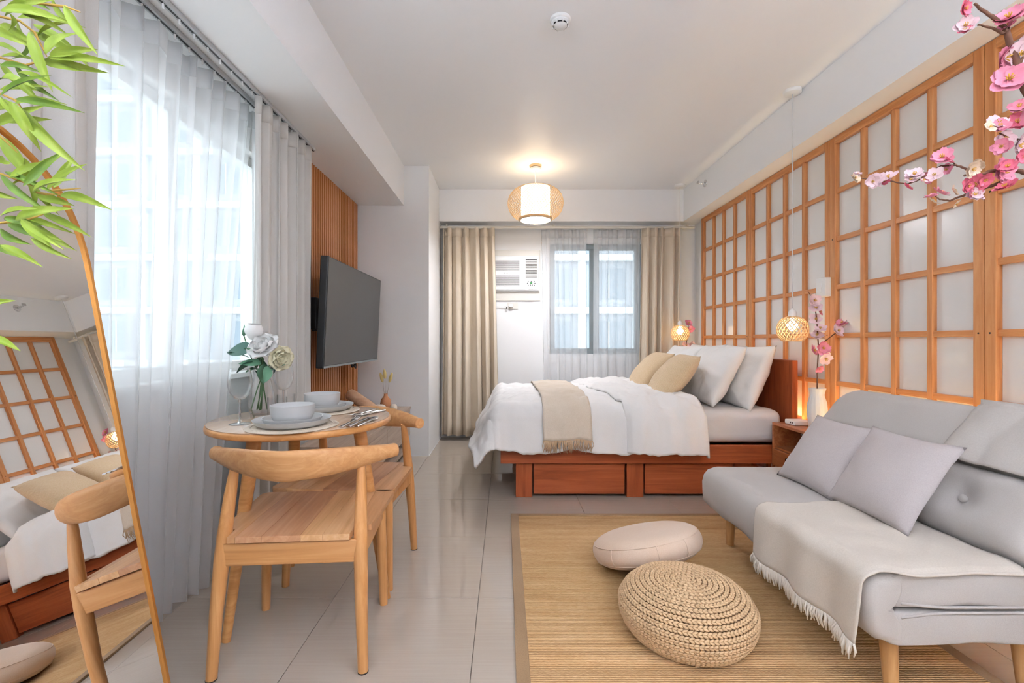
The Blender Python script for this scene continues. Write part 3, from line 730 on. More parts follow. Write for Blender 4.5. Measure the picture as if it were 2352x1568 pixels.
XF, YN, YR_, ZT = -.02, 3.19, 4.57, .605
def drape(t, s, up=0.0, wr=1.0, seed=0, Rr=.09):
    ox = max(0.0, XF - t); on = max(0.0, YN - s); of = max(0.0, s - YR_); oy = on if on > 0 else of; sg = -1 if on > 0 else 1
    r = math.hypot(ox, oy); r0 = r; cx_ = max(t, XF); cy_ = min(max(s, YN), YR_)
    if ox > 0 and oy > 0: r = r * (1 - .10 * (2 * ox * oy / (r * r)))
    e = min(1, max(0, min((t - XF) / .25 + .3, (s - YN) / .3 + .3, (YR_ - s) / .3 + .3)))
    puff = .045 * (e if e > 0 else 0) + .018 * nz(t * 2.2 + seed, s * 2.2, 1)
    wrn = .030 * abs(nz(t * 5 + s * 3 + seed, s * 4 - t * 2, 3)) + .016 * abs(nz(t * 12 - s * 5, s * 9 + seed, 5)) + .005 * nz(t * 22, s * 16 + seed, 7)
    z = ZT + puff + wr * wrn
    x_, y_ = cx_, cy_
    if r > 0:
        th = min(r / Rr, PI / 2)
        hor = Rr * math.sin(th) + (.16 + .42 * (ox / r0)) * max(0, r - Rr * PI / 2)
        drop = Rr * (1 - math.cos(th)) + max(0, r - Rr * PI / 2) * .97
        fold = (.030 * nz(t * 5.5 + seed, s * 2.5, 8) + .012 * nz(t * 14, s * 3, 5)) * min(1, r / .2)
        hor += fold + up
        x_ += -ox / r0 * hor; y_ += sg * oy / r0 * hor; z -= drop * (1.02 - .06 * ox / r0)
        z += up * .2
    else: z += up
    return (x_, y_, z)
dv_ = thing('duvet', 'puffy white duvet draped over the bed foot and side', 'duvet', (0, 0, 0))
hem = lambda t: .34 + .03 * nz(t * 2, 2, 2)
def dfn(i, j):
    t = -.38 + (.98 + .38) * i
    s0 = YN - hem(t); s1 = YR_ + .33
    return drape(t, s0 + (s1 - s0) * j, .0, 1, 0)
MB().grid(dfn, 120, 140).build('cover', M['linen_white'], dv_, 180, solid=.03)
def dfn2(i, j):
    s0 = YN - .345; s1 = YR_ + .3
    s = s0 + (s1 - s0) * j
    far = min(1, max(0, (s - YN) / 1.3))
    left = .80 - .17 * far ** .8 + .02 * nz(s * 3, 1, 1); right = 1.325 - .10 * far + .02 * nz(s * 3, 5, 1)
    t = left + (right - left) * i
    b = .035 + .02 * math.sin(PI * i) - .03 * max(0, 1 - i / .06)
    p = drape(t, s, b, 1.2, 4)
    if i > .97: p = (p[0], p[1], p[2] - .02)
    return p
MB().grid(dfn2, 60, 140).build('folded_flap', M['linen_white'], dv_, 180, solid=.016)

bt = thing('bed_throw', 'beige fringed throw laid across the white duvet', 'throw blanket', (0, 0, 0))
def tfn(i, j):
    s0 = YN - .262; s1 = YR_ + .12
    s = s0 + (s1 - s0) * j
    far = (s - YN) / 1.4
    t = .25 - .0 * far + .318 * i + .004 * nz(s * 8, i * 3, 2)
    return drape(t, s, .036, 1, 0)
MB().grid(tfn, 24, 90).build('cloth', M['bed_throw'], bt, 180, solid=.006)
fr_ = MB(); rnd = random.Random(4)
for k in range(90):
    i = (k + .5) / 90; p = Vector(tfn(i, 0)); p.y -= .004
    q = p + Vector((rnd.uniform(-.012, .012), rnd.uniform(-.010, .002), -rnd.uniform(.05, .085)))
    mid = (p + q) / 2 + Vector((rnd.uniform(-.01, .01), -.006, 0))
    fr_.tube([p, mid, q], [.0028, .0026, .0014], 4)
o = fr_.build('fringe', M['fringe_tan'], bt, 180); o['kind'] = 'stuff'

def pillow_mesh(w_, h_, t_, m, seed, flange=0, nu=28, nv=22, pinch=.07, wr=.010, pw=.5):
    mb = MB()
    def P(sg):
        def f(i, j):
            u, v = -1 + 2 * i, -1 + 2 * j
            x = w_ / 2 * u * (1 - pinch * (1 - v * v)); y = h_ / 2 * v * (1 - pinch * (1 - u * u))
            k = 1 - flange
            uu, vv = min(1, abs(u) / k), min(1, abs(v) / k)
            q = max(0, (1 - uu ** 2.2)) * max(0, (1 - vv ** 2.2))
            z = sg * (t_ / 2) * q ** pw
            if 0 < q: z += wr * min(1, q * 4) * (nz(x * 9 + seed, y * 9, sg) + .6 * abs(nz(x * 16 + y * 8, y * 14 - x * 6, seed)))
            if flange and q <= 0: z = .004 * nz(x * 14, y * 14, seed)
            return (x, y, z)
        return f
    mb.grid(P(1), nu, nv); mb.grid(P(-1), nu, nv)
    return mb.mesh('pillow', m, 180, weld=True)
def place(o, centre, xdir, ydir):
    x = Vector(xdir).normalized(); y = Vector(ydir); y = (y - x * y.dot(x)).normalized(); z = x.cross(y)
    mtx = Matrix((x, y, z)).transposed().to_4x4(); mtx.translation = Vector(centre); o.matrix_world = mtx; return o
def pillow(name, label, cat, me, corner_bl, along, up, w_, h_, lift=0, group=None):
    # corner_bl: near lower corner; along: direction of the long edge; up: direction of the rising edge
    a = Vector(along).normalized(); u = Vector(up).normalized()
    c = Vector(corner_bl) + a * w_ / 2 + u * h_ / 2
    o = link(name, me); place(o, c, a, u); tag(o, label, cat, group); return o
pw1 = pillow_mesh(.72, .49, .21, M['linen_white'], 1, wr=.018, nu=40, nv=30)
pw2 = pillow_mesh(.72, .49, .21, M['linen_white'], 5, wr=.018, nu=40, nv=30)
upb = (.22, 0, .42); upf = (.24, 0, .42)
pillow('bed_pillow', 'plump white pillow leaning on the headboard behind another pillow, beside the nightstand', 'pillow', pw1, (1.68, 3.20, .60), (.0, 1, 0), (.17, 0, .42), .70, .44, group='white bed pillows')
pillow('bed_pillow', 'plump white pillow resting behind the beige cushion, in front of another pillow', 'pillow', pw2, (1.46, 3.275, .61), (.02, 1, 0), (.24, .0, .43), .70, .46, group='white bed pillows')
pillow('bed_pillow', 'white pillow leaning on the headboard toward the window corner', 'pillow', pw2, (1.68, 3.93, .60), (0, 1, 0), (.17, 0, .42), .68, .44, group='white bed pillows')
pillow('bed_pillow', 'white pillow behind both beige cushions toward the window', 'pillow', pw1, (1.47, 4.0, .61), (.0, 1, 0), (.24, 0, .42), .68, .45, group='white bed pillows')
bc = pillow_mesh(.44, .44, .20, M['beige_knit'], 9, wr=.004, pinch=.05)
pillow('bed_cushion', 'square beige ribbed cushion leaning on the front white pillow', 'cushion', bc, (1.115, 3.33, .635), (.06, 1, 0), (.26, .0, .30), .42, .40, group='beige bed cushions')
pillow('bed_cushion', 'square beige ribbed cushion half hidden behind the other beige cushion', 'cushion', bc, (1.09, 3.76, .640), (.0, 1, 0), (.26, .0, .30), .42, .40, group='beige bed cushions')

# ------------------------------------------------------------------ nightstands and what stands on them
def nightstand(y0, y1, label):
    ns = thing('nightstand', label, 'nightstand', (0, y0, 0), 0, 'wooden nightstands')
    W_ = y1 - y0; X0, X1, Z0, Z1 = 1.782, 1.992, .217, .523
    m = M['stand_wood']
    boxobj('top', m, (X0, X1, 0, W_, Z1 - .018, Z1), ns, .004)
    boxobj('side_panel', m, (X0, X1, 0, .018, Z0, Z1 - .0185), ns, .003)
    boxobj('side_panel', m, (X0, X1, W_ - .018, W_, Z0, Z1 - .0185), ns, .003)
    boxobj('base_panel', m, (X0 + .002, X1, .0185, W_ - .0185, Z0, Z0 + .016), ns, .002)
    boxobj('back_panel', m, (X1 - .01, X1, .0185, W_ - .0185, Z0 + .017, Z1 - .019), ns, 0)
    boxobj('shelf', m, (X0 + .01, X1 - .011, .0185, W_ - .0185, .352, .366), ns, .002)
    dr = boxobj('drawer', m, (X0 - .004, X1 - .03, .022, W_ - .022, Z0 + .022, .350), ns, .004)
    c = W_ / 2
    out = [(c + .045 * math.cos(a) * (1) + (.02 if math.cos(a) > 0 else -.02), .31 + .016 * math.sin(a)) for a in [2 * PI * k / 20 for k in range(20)]]
    MB().prism(out, (X0 - .005, X0 - .0035), lambda u, v, w_: (w_, u, v)).build('finger_slot', M['dark'], dr)
    boxobj('mounting_leg', m, (X1 - .05, X1 - .02, .05, .09, 0, Z0), ns, 0)
    boxobj('mounting_leg', m, (X1 - .05, X1 - .02, W_ - .09, W_ - .05, 0, Z0), ns, 0)
    return ns
nightstand(2.69, 3.125, 'wooden nightstand with open shelf and drawer between bed and sofa')
nightstand(4.64, 4.93, 'wooden nightstand in the window corner beyond the bed')
NZ = .5235
rt = thing('wifi_router', 'small white router box on the nightstand', 'router', (1.868, 3.02, NZ), R(0))
boxobj('case', M['white_trim'], (-.035, .075, -.05, .05, 0, .030), rt, .006)
for k in range(2): boxobj('port', M['dark'], (-.0355, -.034, -.02 - .018 * k, -.012 - .018 * k, .012, .022), rt, 0)
def flute(a, z): return 1 + .025 * math.cos(14 * a + z * 6)
def tall_vase(x, y, label):
    v = thing('tall_vase', label, 'vase', (x, y, NZ), 0, 'white bedside vases')
    lathe_obj('body', [(0, 0), (.040, 0), (.044, .004), (.050, .06), (.054, .11), (.050, .16), (.040, .195), (.037, .21), (.043, .24), (.046, .25), (.042, .25), (.036, .22), (.034, .205)], M['vase_white'], (0, 0, 0), v, 56, 60, flute)
    return v
V1 = Vector(((1877 - CX) * 2.868 / F, 2.868)); tall_vase(V1.x, V1.y, 'tall fluted white vase on the nightstand beside the sofa')
V2 = Vector((1.915, 4.885)); tall_vase(V2.x, V2.y, 'tall fluted white vase in the window corner')

def petal_flower(seed, n=5, r=.5, cup=.35, layers=1):
    # unit blossom facing +z
    rnd = random.Random(seed); mb = MB()
    for L in range(layers):
        for k in range(n):
            a0 = 2 * PI * (k + .5 * L) / n + rnd.uniform(-.15, .15); sz = r * (1 - .22 * L) * rnd.uniform(.85, 1.1); wd = sz * rnd.uniform(.85, 1.05)
            cu = cup + .25 * L + rnd.uniform(-.1, .1)
            def f(i, j):
                t = i; s_ = (-1 + 2 * j)
                wdt = wd * .5 * (math.sin(PI * min(1, t * .86 + .06)) ** .7)
                x = sz * t; y = s_ * wdt
                z = sz * cu * t * t * .8 + .10 * sz * s_ * s_ + .06 * sz * math.sin(5 * s_ + k) * t + .03 * L
                return (x * math.cos(a0) - y * math.sin(a0), x * math.sin(a0) + y * math.cos(a0), z)
            mb.grid(f, 5, 4)
    return mb
cent = MB()
for k in range(7):
    a = 2 * PI * k / 7; cent.tube([(0, 0, 0), (.10 * math.cos(a), .10 * math.sin(a), .2)], [.012, .02], 4)
blossoms = {}
for cn in ('pink', 'pale', 'deep', 'creamp'):
    blossoms[cn] = [petal_flower(31 + q, 5 + q % 2, .5, .3, 2 if cn in ('pink', 'deep') else 1 + q % 2).mesh('blossom', M[cn], 180) for q in range(3)]
cent_me = cent.mesh('stamens', M['stamen'], 180)
def blossom(parent, p, size, cn, rnd, face=None):
    o = link('blossom', rnd.choice(blossoms[cn]), parent); o.location = p; o.scale = (size,) * 3
    d = Vector(face) if face else Vector((rnd.uniform(-.8, .5), rnd.uniform(-1.0, -.1), rnd.uniform(-.4, .9)))
    o.rotation_euler = d.to_track_quat('Z', 'Y').to_euler(); o.rotation_euler.rotate_axis('Z', rnd.uniform(0, 6))
    c_ = link('stamens', cent_me, o); return o
def sprig(x, y, z0, pts, bl, label, d, side=None):
    root = thing('blossom_sprig', label, 'flower sprig', (x, y, z0), 0, 'bedside blossom sprigs'); o3 = Vector((x, y, z0)); rnd = random.Random(int(d * 100))
    P = [Vector((0, 0, 0))] + [at(px, py, d) - o3 for px, py in pts]
    MB().tube(P, [.004] * (len(P) - 2) + [.003, .0015], 6).build('stem', M['bark'], root, 60)
    if side:
        Q = [at(px, py, d) - o3 for px, py in side]; MB().tube(Q, [.003] * (len(Q) - 1) + [.0015], 6).build('twig', M['bark'], root, 60)
    for (px, py, s_, cn) in bl: blossom(root, at(px, py, d + rnd.uniform(-.02, .01)) - o3, s_ * d / F * 1.15, cn, rnd)
sprig(V1.x, V1.y, NZ + .01, [(1877, 893), (1877, 850), (1880, 800), (1876, 735), (1871, 695), (1856, 668)],
      [(1869, 690, 28, 'pale'), (1875, 709, 26, 'pale'), (1882, 717, 18, 'pink'), (1874, 733, 26, 'pale'), (1884, 755, 24, 'pale'), (1876, 771, 26, 'pale'), (1867, 806, 26, 'pink'),
       (1889, 799, 30, 'pink'), (1895, 823, 30, 'pale'), (1924, 760, 26, 'pale'), (1935, 742, 26, 'pink'), (1882, 846, 18, 'pink')],
      'pink blossom sprig standing in the vase beside the sofa', V1.y, [(1881, 792), (1902, 778), (1920, 764), (1942, 746)])
sprig(V2.x, V2.y, NZ + .01, [(1578, 812), (1576, 790), (1582, 762), (1581, 742)],
      [(1581, 742, 16, 'pink'), (1587, 757, 16, 'pink'), (1575, 794, 18, 'pale'), (1565, 806, 18, 'pink'), (1576, 808, 20, 'pink'), (1590, 793, 18, 'pale'), (1583, 812, 16, 'pale')],
      'pink blossom sprig standing in the window corner behind the pendant', V2.y, [(1577, 800), (1584, 796), (1591, 793)])

# ------------------------------------------------------------------ rug, pouf, round cushion
RX0, RX1, RY0, RY1 = .035, 1.545, .72, 2.855
rg = thing('jute_rug', 'large tan jute rug with brown border tape', 'rug', (0, 0, 0))
boxobj('weave', M['rug'], (RX0 + .03, RX1 - .03, RY0 + .03, RY1 - .03, .001, .010), rg, .002)
for d_ in ((RX0, RX0 + .045, RY0, RY1), (RX1 - .045, RX1, RY0, RY1), (RX0 + .045, RX1 - .045, RY0, RY0 + .03), (RX0 + .045, RX1 - .045, RY1 - .022, RY1)):
    boxobj('border', M['rug_border'], d_ + (.0005, .0115), rg, .002)
RZ = .0105
pc = at(1577, 1331, (H - .205) * F / (1331 - CY)); PR, PH = .243, .186; pc.y += .02; pc.x += .005
pf = thing('woven_pouf', 'round braided straw pouf on the jute rug', 'pouf', (pc.x, pc.y, RZ))
prof = []
def pprof(s):  # s in 0..1 from top centre to bottom
    L = [(0, PH - .002), (.05, PH), (.10, PH - .002), (.15, PH - .010), (.19, PH - .026), (.22, PH - .052), (.238, PH - .085), (.2345, PH - .12), (.222, PH - .15), (.20, PH - .178), (.17, .006), (.14, 0.0)]
    k = s * (len(L) - 1); i = min(int(k), len(L) - 2); f = k - i
    return (L[i][0] * (1 - f) + L[i + 1][0] * f, L[i][1] * (1 - f) + L[i + 1][1] * f)
lathe_obj('core', [(max(0, pprof(k / 44)[0] - .006), max(0, pprof(k / 44)[1] - .004)) for k in range(45)] + [(0, 0)], M['pouf_core'], (0, 0, 0), pf, 48)
br_ = MB(); prev = pprof(0); acc = 0; rows = []
pts = [pprof(k / 800) for k in range(801)]; ln = 0; nxt = .006
for a_, b__ in zip(pts, pts[1:]):
    ln += math.hypot(b__[0] - a_[0], b__[1] - a_[1])
    if ln >= nxt and b__[1] > .004:
        dx, dz = b__[0] - a_[0], b__[1] - a_[1]; q = math.hypot(dx, dz) or 1; rows.append((b__[0], b__[1], dx / q, dz / q)); nxt += (.0066 if len(rows) % 2 else .0116)
def stitch(p, ax, sd, nr, L_, W_, Tn):
    vs = [p - ax * L_, p + ax * L_]
    for t, ww in ((-.45, .85), (.35, 1.0)):
        for q in range(5):
            a = 2 * PI * q / 5
            vs.append(p + ax * L_ * t + sd * math.cos(a) * W_ * ww + nr * math.sin(a) * Tn * ww)
    fs = []
    for q in range(5):
        q2 = (q + 1) % 5
        fs += [(0, 2 + q2, 2 + q), (2 + q, 2 + q2, 7 + q2, 7 + q), (1, 7 + q, 7 + q2)]
    br_.add(vs, fs)
for ri, (r_, z_, tx, tz) in enumerate(rows):
    if r_ < .006: continue
    r_p = rows[ri - ri % 2][0]; n_ = max(6, int(2 * PI * r_p / .0150)); 
    for k in range(n_):
        a = 2 * PI * (k + .37 * (ri // 2)) / n_; ca, sa = math.cos(a), math.sin(a)
        tan = Vector((-sa, ca, 0)); mer = Vector((tx * ca, tx * sa, tz)); nr = mer.cross(tan).normalized()
        if nr.z < 0 and z_ > PH * .6: nr = -nr
        if nr.x * ca + nr.y * sa < 0 and z_ <= PH * .6: nr = -nr
        p = Vector((r_ * ca, r_ * sa, z_)); sg = 1 if ri % 2 else -1
        ax = (tan + mer * .38 * sg).normalized(); stitch(p, ax, nr.cross(ax), nr, .0118, .0050, .0052)
o = br_.build('braid', M['braid'], pf, 180); o['kind'] = 'stuff'

rc = thing('round_cushion', 'round peach floor cushion propped on the straw pouf', 'cushion', (.655, 2.17, .124)); 
rc.rotation_euler = (R(-15), R(-9), R(8))
CRr, CTt = .248, .060
def cprof(k):
    a = -PI / 2 + PI * k
    return (CRr - .068 + .068 * math.cos(a), CTt * math.sin(a))
lathe_obj('cover', [(0, -CTt - .012), (.08, -CTt - .008)] + [cprof(k / 14) for k in range(15)] + [(.08, CTt + .008), (0, CTt + .012)], M['cushion_round'], (0, 0, 0), rc, 48, 180, lambda a, z: 1 + .02 * nz(math.cos(a) * 3, math.sin(a) * 3, z * 12))
for zf in (.30, .70):
    rr, zz = cprof(zf)
    MB().tube([((rr + .001) * math.cos(a), (rr + .001) * math.sin(a), zz) for a in [2 * PI * k / 48 for k in range(49)]], .0022, 5).build('seam', M['cushion_round'], rc, 180)
for aa in (-1.2, -1.75, -2.6):
    MB().tube([((cprof(k)[0] + .001) * math.cos(aa), (cprof(k)[0] + .001) * math.sin(aa), cprof(k)[1]) for k in (.3, .4, .5, .6, .7)], .0022, 5).build('seam', M['cushion_round'], rc, 180)

# ------------------------------------------------------------------ sofa
SY0, SY1 = 1.335, 2.475
sf = thing('sofa_bed', 'armless pale grey sofa bed with tufted back and wooden legs', 'sofa', (0, 0, 0))
XS0 = 1.035
def sweep_y(outline, y0, y1, ny, rend, amp=.0, seed=1):
    # outline in (x, z) swept along y with rounded ends
    cx_ = sum(p[0] for p in outline) / len(outline); cz_ = sum(p[1] for p in outline) / len(outline)
    ys = []
    for k in range(9): ys.append((y0 + rend * (1 - math.cos(k / 8 * PI / 2)), math.sin(k / 8 * PI / 2)))
    body = [(y0 + rend + (y1 - y0 - 2 * rend) * k / ny, 1) for k in range(1, ny)]
    tail = [(y1 - rend * (1 - math.cos(k / 8 * PI / 2)), math.sin(k / 8 * PI / 2)) for k in range(8, -1, -1)]
    ys = ys + body + tail
    vs = []; n = len(outline); mb = MB()
    for (y, s_) in ys:
        ins = rend * (1 - s_)
        for (x, z) in outline:
            dx, dz = x - cx_, z - cz_; L_ = math.hypot(dx, dz) or 1; kx = max(0, 1 - ins / L_)
            a = amp * nz(x * 10 + seed, y * 10, z * 12)
            vs.append((cx_ + dx * (kx + a / L_), y, cz_ + dz * (kx + a / L_)))
    fs = []
    for i in range(len(ys) - 1):
        for k in range(n):
            fs.append((i * n + k, i * n + (k + 1) % n, (i + 1) * n + (k + 1) % n, (i + 1) * n + k))
    fs.append(tuple(range(n))); fs.append(tuple((len(ys) - 1) * n + k for k in range(n - 1, -1, -1)))
    mb.add(vs, fs); return mb
def rrect(x0, x1, z0, z1, r, n=6):
    o = []
    for cx_, cz_, a0 in ((x1 - r, z1 - r, 0), (x0 + r, z1 - r, 90), (x0 + r, z0 + r, 180), (x1 - r, z0 + r, 270)):
        for k in range(n + 1):
            a = R(a0 + 90 * k / n); o.append((cx_ + r * math.cos(a), cz_ + r * math.sin(a)))
    return o
def dens(out, m=14):  # densify long edges
    o = []
    for a, b_ in zip(out, out[1:] + out[:1]):
        n = max(1, int(math.hypot(b_[0] - a[0], b_[1] - a[1]) / .05))
        for k in range(n): o.append((a[0] + (b_[0] - a[0]) * k / n, a[1] + (b_[1] - a[1]) * k / n))
    return o
sweep_y(dens(rrect(1.085, 1.56, .304, .402, .03)), SY0, SY1, 24, .02, .004, 2).build('seat_cushion', M['sofa'], sf, 50)
sweep_y(dens(rrect(1.085, 1.64, .195, .292, .03)), SY0, SY1, 24, .02, .004, 4).build('seat_base', M['sofa'], sf, 50)
# folded front roll joining both layers
fo = [(1.135, .400), (1.10, .402), (1.065, .392), (1.043, .368), (1.035, .33), (1.035, .265), (1.043, .228), (1.065, .203), (1.10, .195), (1.135, .197), (1.140, .24), (1.128, .275), (1.118, .30), (1.126, .33), (1.138, .36)]
sweep_y(fo, SY0 - .004, SY1 + .004, 40, .03, .012, 7).build('front_fold', M['sofa'], sf, 60)
for z_ in (.306, .290):
    MB().tube([(1.13 + .43 * k / 10, SY0 + .001, z_ + (.012 if z_ > .3 else -.012) * max(0, 1 - k / 2.5)) for k in range(11)], .0045, 6).build('piping', M['sofa'], sf, 180)
MB().tube([(1.10 + .5 * k / 10, SY0 + .004, .4005 - .012 * max(0, 1 - k)) for k in range(11)], .004, 6).build('piping', M['sofa'], sf, 180)
# lower tufted back section: leaning slab from the seat up
ang = math.atan2(.14, .215)
def slab(bx, bz, L_, th, tilt, y0, y1, rc_, name, m, amp, seed, buttons=(), nu=40, nv=22):
    # puffy slab standing on (bx, bz), leaning back by tilt; length L_ up the slope, thickness th behind the face
    mb = MB(); ux, uz = math.sin(tilt), math.cos(tilt); nx, nz_ = -math.cos(tilt), math.sin(tilt)
    def P(face):
        def f(i, j):
            y = y0 + (y1 - y0) * i; s_ = L_ * j
            # rounded outline corners (far and near top)
            e = min(y - y0, y1 - y); 
            if e < rc_ and s_ > L_ - rc_:
                dy, ds = rc_ - e, s_ - (L_ - rc_); q = max(dy, ds); h = math.hypot(dy, ds)
                if h > 1e-6:
                    k = q / h; dy *= k; ds *= k
                    y = (y0 + rc_ - dy) if y - y0 < y1 - y else (y1 - rc_ + dy); s_ = L_ - rc_ + ds
            e2 = min(i, 1 - i) * (y1 - y0) ; f2 = min(j, 1 - j) * L_
            rim = min(1, (min(e2, f2)) / (th * .55)); bul = th / 2 * (math.sqrt(max(0, 1 - (1 - rim) ** 2)))
            if face > 0:
                bul += amp * nz(y * 7 + seed, s_ * 9, seed)
                for (by, bs) in buttons:
                    d2 = ((y - by) ** 2 + (s_ - bs) ** 2) ; bul -= .035 * math.exp(-d2 / .0022) + .010 * math.exp(-d2 / .02)
            w_ = face * bul
            return (bx + ux * s_ + nx * w_, y, bz + uz * s_ + nz_ * w_)
        return f
    mb.grid(P(1), nu, nv); mb.grid(P(-1), nu, nv)
    return mb.build(name, m, sf, 180, weld=True), (lambda y, s_, w_: Vector((bx + ux * s_ + nx * w_, y, bz + uz * s_ + nz_ * w_)))
btn = [(1.60, .13), (2.05, .13)]
t1 = math.atan2(.15, .215)
o, pos1 = slab(1.515, .405, .262, .13, t1, SY0 - .02, SY1 - .02, .04, 'lower_back', M['sofa'], .006, 3, btn)
for (by, bs) in btn:
    p = pos1(by, bs, .065 - .036); MB().ball(p, .016, 12, 6, (.6, 1, .9)).build('button', M['sofa'], sf, 180)
t2 = math.atan2(.165, .205)
o, pos2 = slab(1.665, .60, .262, .12, t2, SY0 - .03, SY1 - .01, .12, 'upper_back', M['sofa'], .003, 6)
boxobj('back_support', M['leg_wood'], (1.66, 1.70, SY0 + .2, SY0 + .26, .19, .66), sf, .004)
boxobj('back_support', M['leg_wood'], (1.66, 1.70, SY1 - .26, SY1 - .2, .19, .66), sf, .004)
for (lx, ly, sx, sy) in ((1.16, SY0 + .085, -.0, -.015), (1.165, SY1 - .06, -.0, .01), (1.56, SY0 + .085, .01, -.01), (1.56, SY1 - .06, .01, .01)):
    MB().tube([(lx + sx, ly + sy, RZ + .0012 if lx < 1.5 else .0), (lx, ly, .20)], [.019, .025], 18).build('leg', M['leg_wood'], sf, 50)

th_ = thing('sofa_throw', 'oatmeal fringed throw spread over the sofa seat and hanging down its front', 'throw blanket', (0, 0, 0))
def sthrow(i, j):
    y = 1.322 + .575 * i + .02 * nz(j * 3, i * 2, 3)
    # arc length from the back of the seat to the hem
    L_ = .46 + .02 * (1 - i); s_ = .005 + (.40 + .255) * j
    fold = (.5 + .5 * math.sin(i * 15 + .8 + .5 * j)) * max(0, (s_ - .30) / .3)
    top = 1.50
    run = top - 1.06
    if s_ < run: x = top - s_; z = .408 + .010 * max(0, nz(y * 9, x * 8, 2) + .3) + .010 * max(0, nz(x * 6, y * 3, 9))
    else:
        r = s_ - run; rr = .035; th = min(r / rr, PI / 2)
        x = 1.06 - rr * math.sin(th) - .05 * max(0, r - rr * PI / 2) - .022 * fold
        z = .408 - rr * (1 - math.cos(th)) - max(0, r - rr * PI / 2) * .98
    if i < .04 and s_ < run: z -= .006
    return (x - .004, y, z)
MB().grid(sthrow, 70, 50).build('cloth', M['sofa_throw'], th_, 180, solid=.005)
fr_ = MB(); rnd = random.Random(9)
for k in range(130):
    i = (k + .5) / 130; p = Vector(sthrow(i, 1)); q = p + Vector((rnd.uniform(-.010, .008), rnd.uniform(-.010, .010), -rnd.uniform(.035, .055)))
    fr_.tube([p, (p + q) / 2 + Vector((rnd.uniform(-.006, .002), rnd.uniform(-.006, .006), 0)), q], [.0038, .0042, .0022], 4)
o = fr_.build('fringe', M['fringe_cream'], th_, 180); o['kind'] = 'stuff'
tb = thing('back_throw', 'oatmeal throw hung over the top of the sofa back', 'throw blanket', (0, 0, 0))
def bthrow(i, j):
    y = 1.30 + .45 * i + .02 * nz(j * 3, 3, 1)
    s_ = .0 + .36 * j
    w_ = .066 + .012 * max(0, nz(y * 10, s_ * 4, 4)) + .010 * abs(math.sin(i * 9 + j))
    if s_ > .255:
        k = min(1, (s_ - .255) / .10); s2 = .262 + .012 * math.sin(k * PI); w_ = .066 * math.cos(k * PI)
        return tuple(pos2(y, s2, w_))
    e = max(0, (s_ - .19) / .072); w_ = w_ - .02 * e * e
    return tuple(pos2(y, s_, w_))
MB().grid(bthrow, 40, 30).build('cloth', M['back_throw'], tb, 180, solid=.004)

cg = pillow_mesh(.40, .36, .13, M['cushion_grey'], 3, flange=.05, wr=.006)
pillow('sofa_cushion', 'lilac-grey linen cushion lying over the edge of the oatmeal throw', 'cushion', cg, (1.355, 1.555, .418), (-.01, 1, 0), (.19, .015, .285), .41, .34, group='grey sofa cushions')
pillow('sofa_cushion', 'lilac-grey linen cushion on the bare sofa seat nearer the nightstand', 'cushion', cg, (1.36, 1.935, .418), (.0, 1, 0), (.19, .0, .28), .38, .32, group='grey sofa cushions')

# ------------------------------------------------------------------ dining table and chairs
TZ, TR = .75, .35; TC = Vector((-.832, 1.935))
tb_ = thing('dining_table', 'small round wooden dining table with three splayed legs', 'table', (TC.x, TC.y, 0))
def disc(r, z0, z1, bev, seg=64): return [(0, z0), (r - bev, z0), (r - bev * .3, z0 + bev * .3), (r, z0 + bev), (r, z1 - bev), (r - bev * .3, z1 - bev * .3), (r - bev, z1), (0, z1)]
lathe_obj('tabletop', disc(TR, TZ - .028, TZ - .003, .008), M['table_wood'], (0, 0, 0), tb_, 64)
lathe_obj('top_cover', disc(TR - .006, TZ - .0028, TZ - .0003, .0008), wood('covered_table_wood', '#b8967a', '#c9ab90', '#d6bca3', 'y', .07, .6, .6), (0, 0, 0), tb_, 64)
for (fx, fy) in ((-.990, 1.660), (-1.012, 2.215), (-.490, 1.940)):
    f = Vector((fx - TC.x, fy - TC.y)); tp = f * .66
    MB().tube([(f.x, f.y, 0), (tp.x, tp.y, TZ - .03)], [.016, .028], 14, flat=(1, .8)).build('leg', M['table_wood'], tb_, 50)
    q = f * .12
    MB().tube([(q.x, q.y, TZ - .048), (tp.x * 1.05, tp.y * 1.05, TZ - .048)], [.020, .020], 8).build('spider_arm', M['table_wood'], tb_, 50)

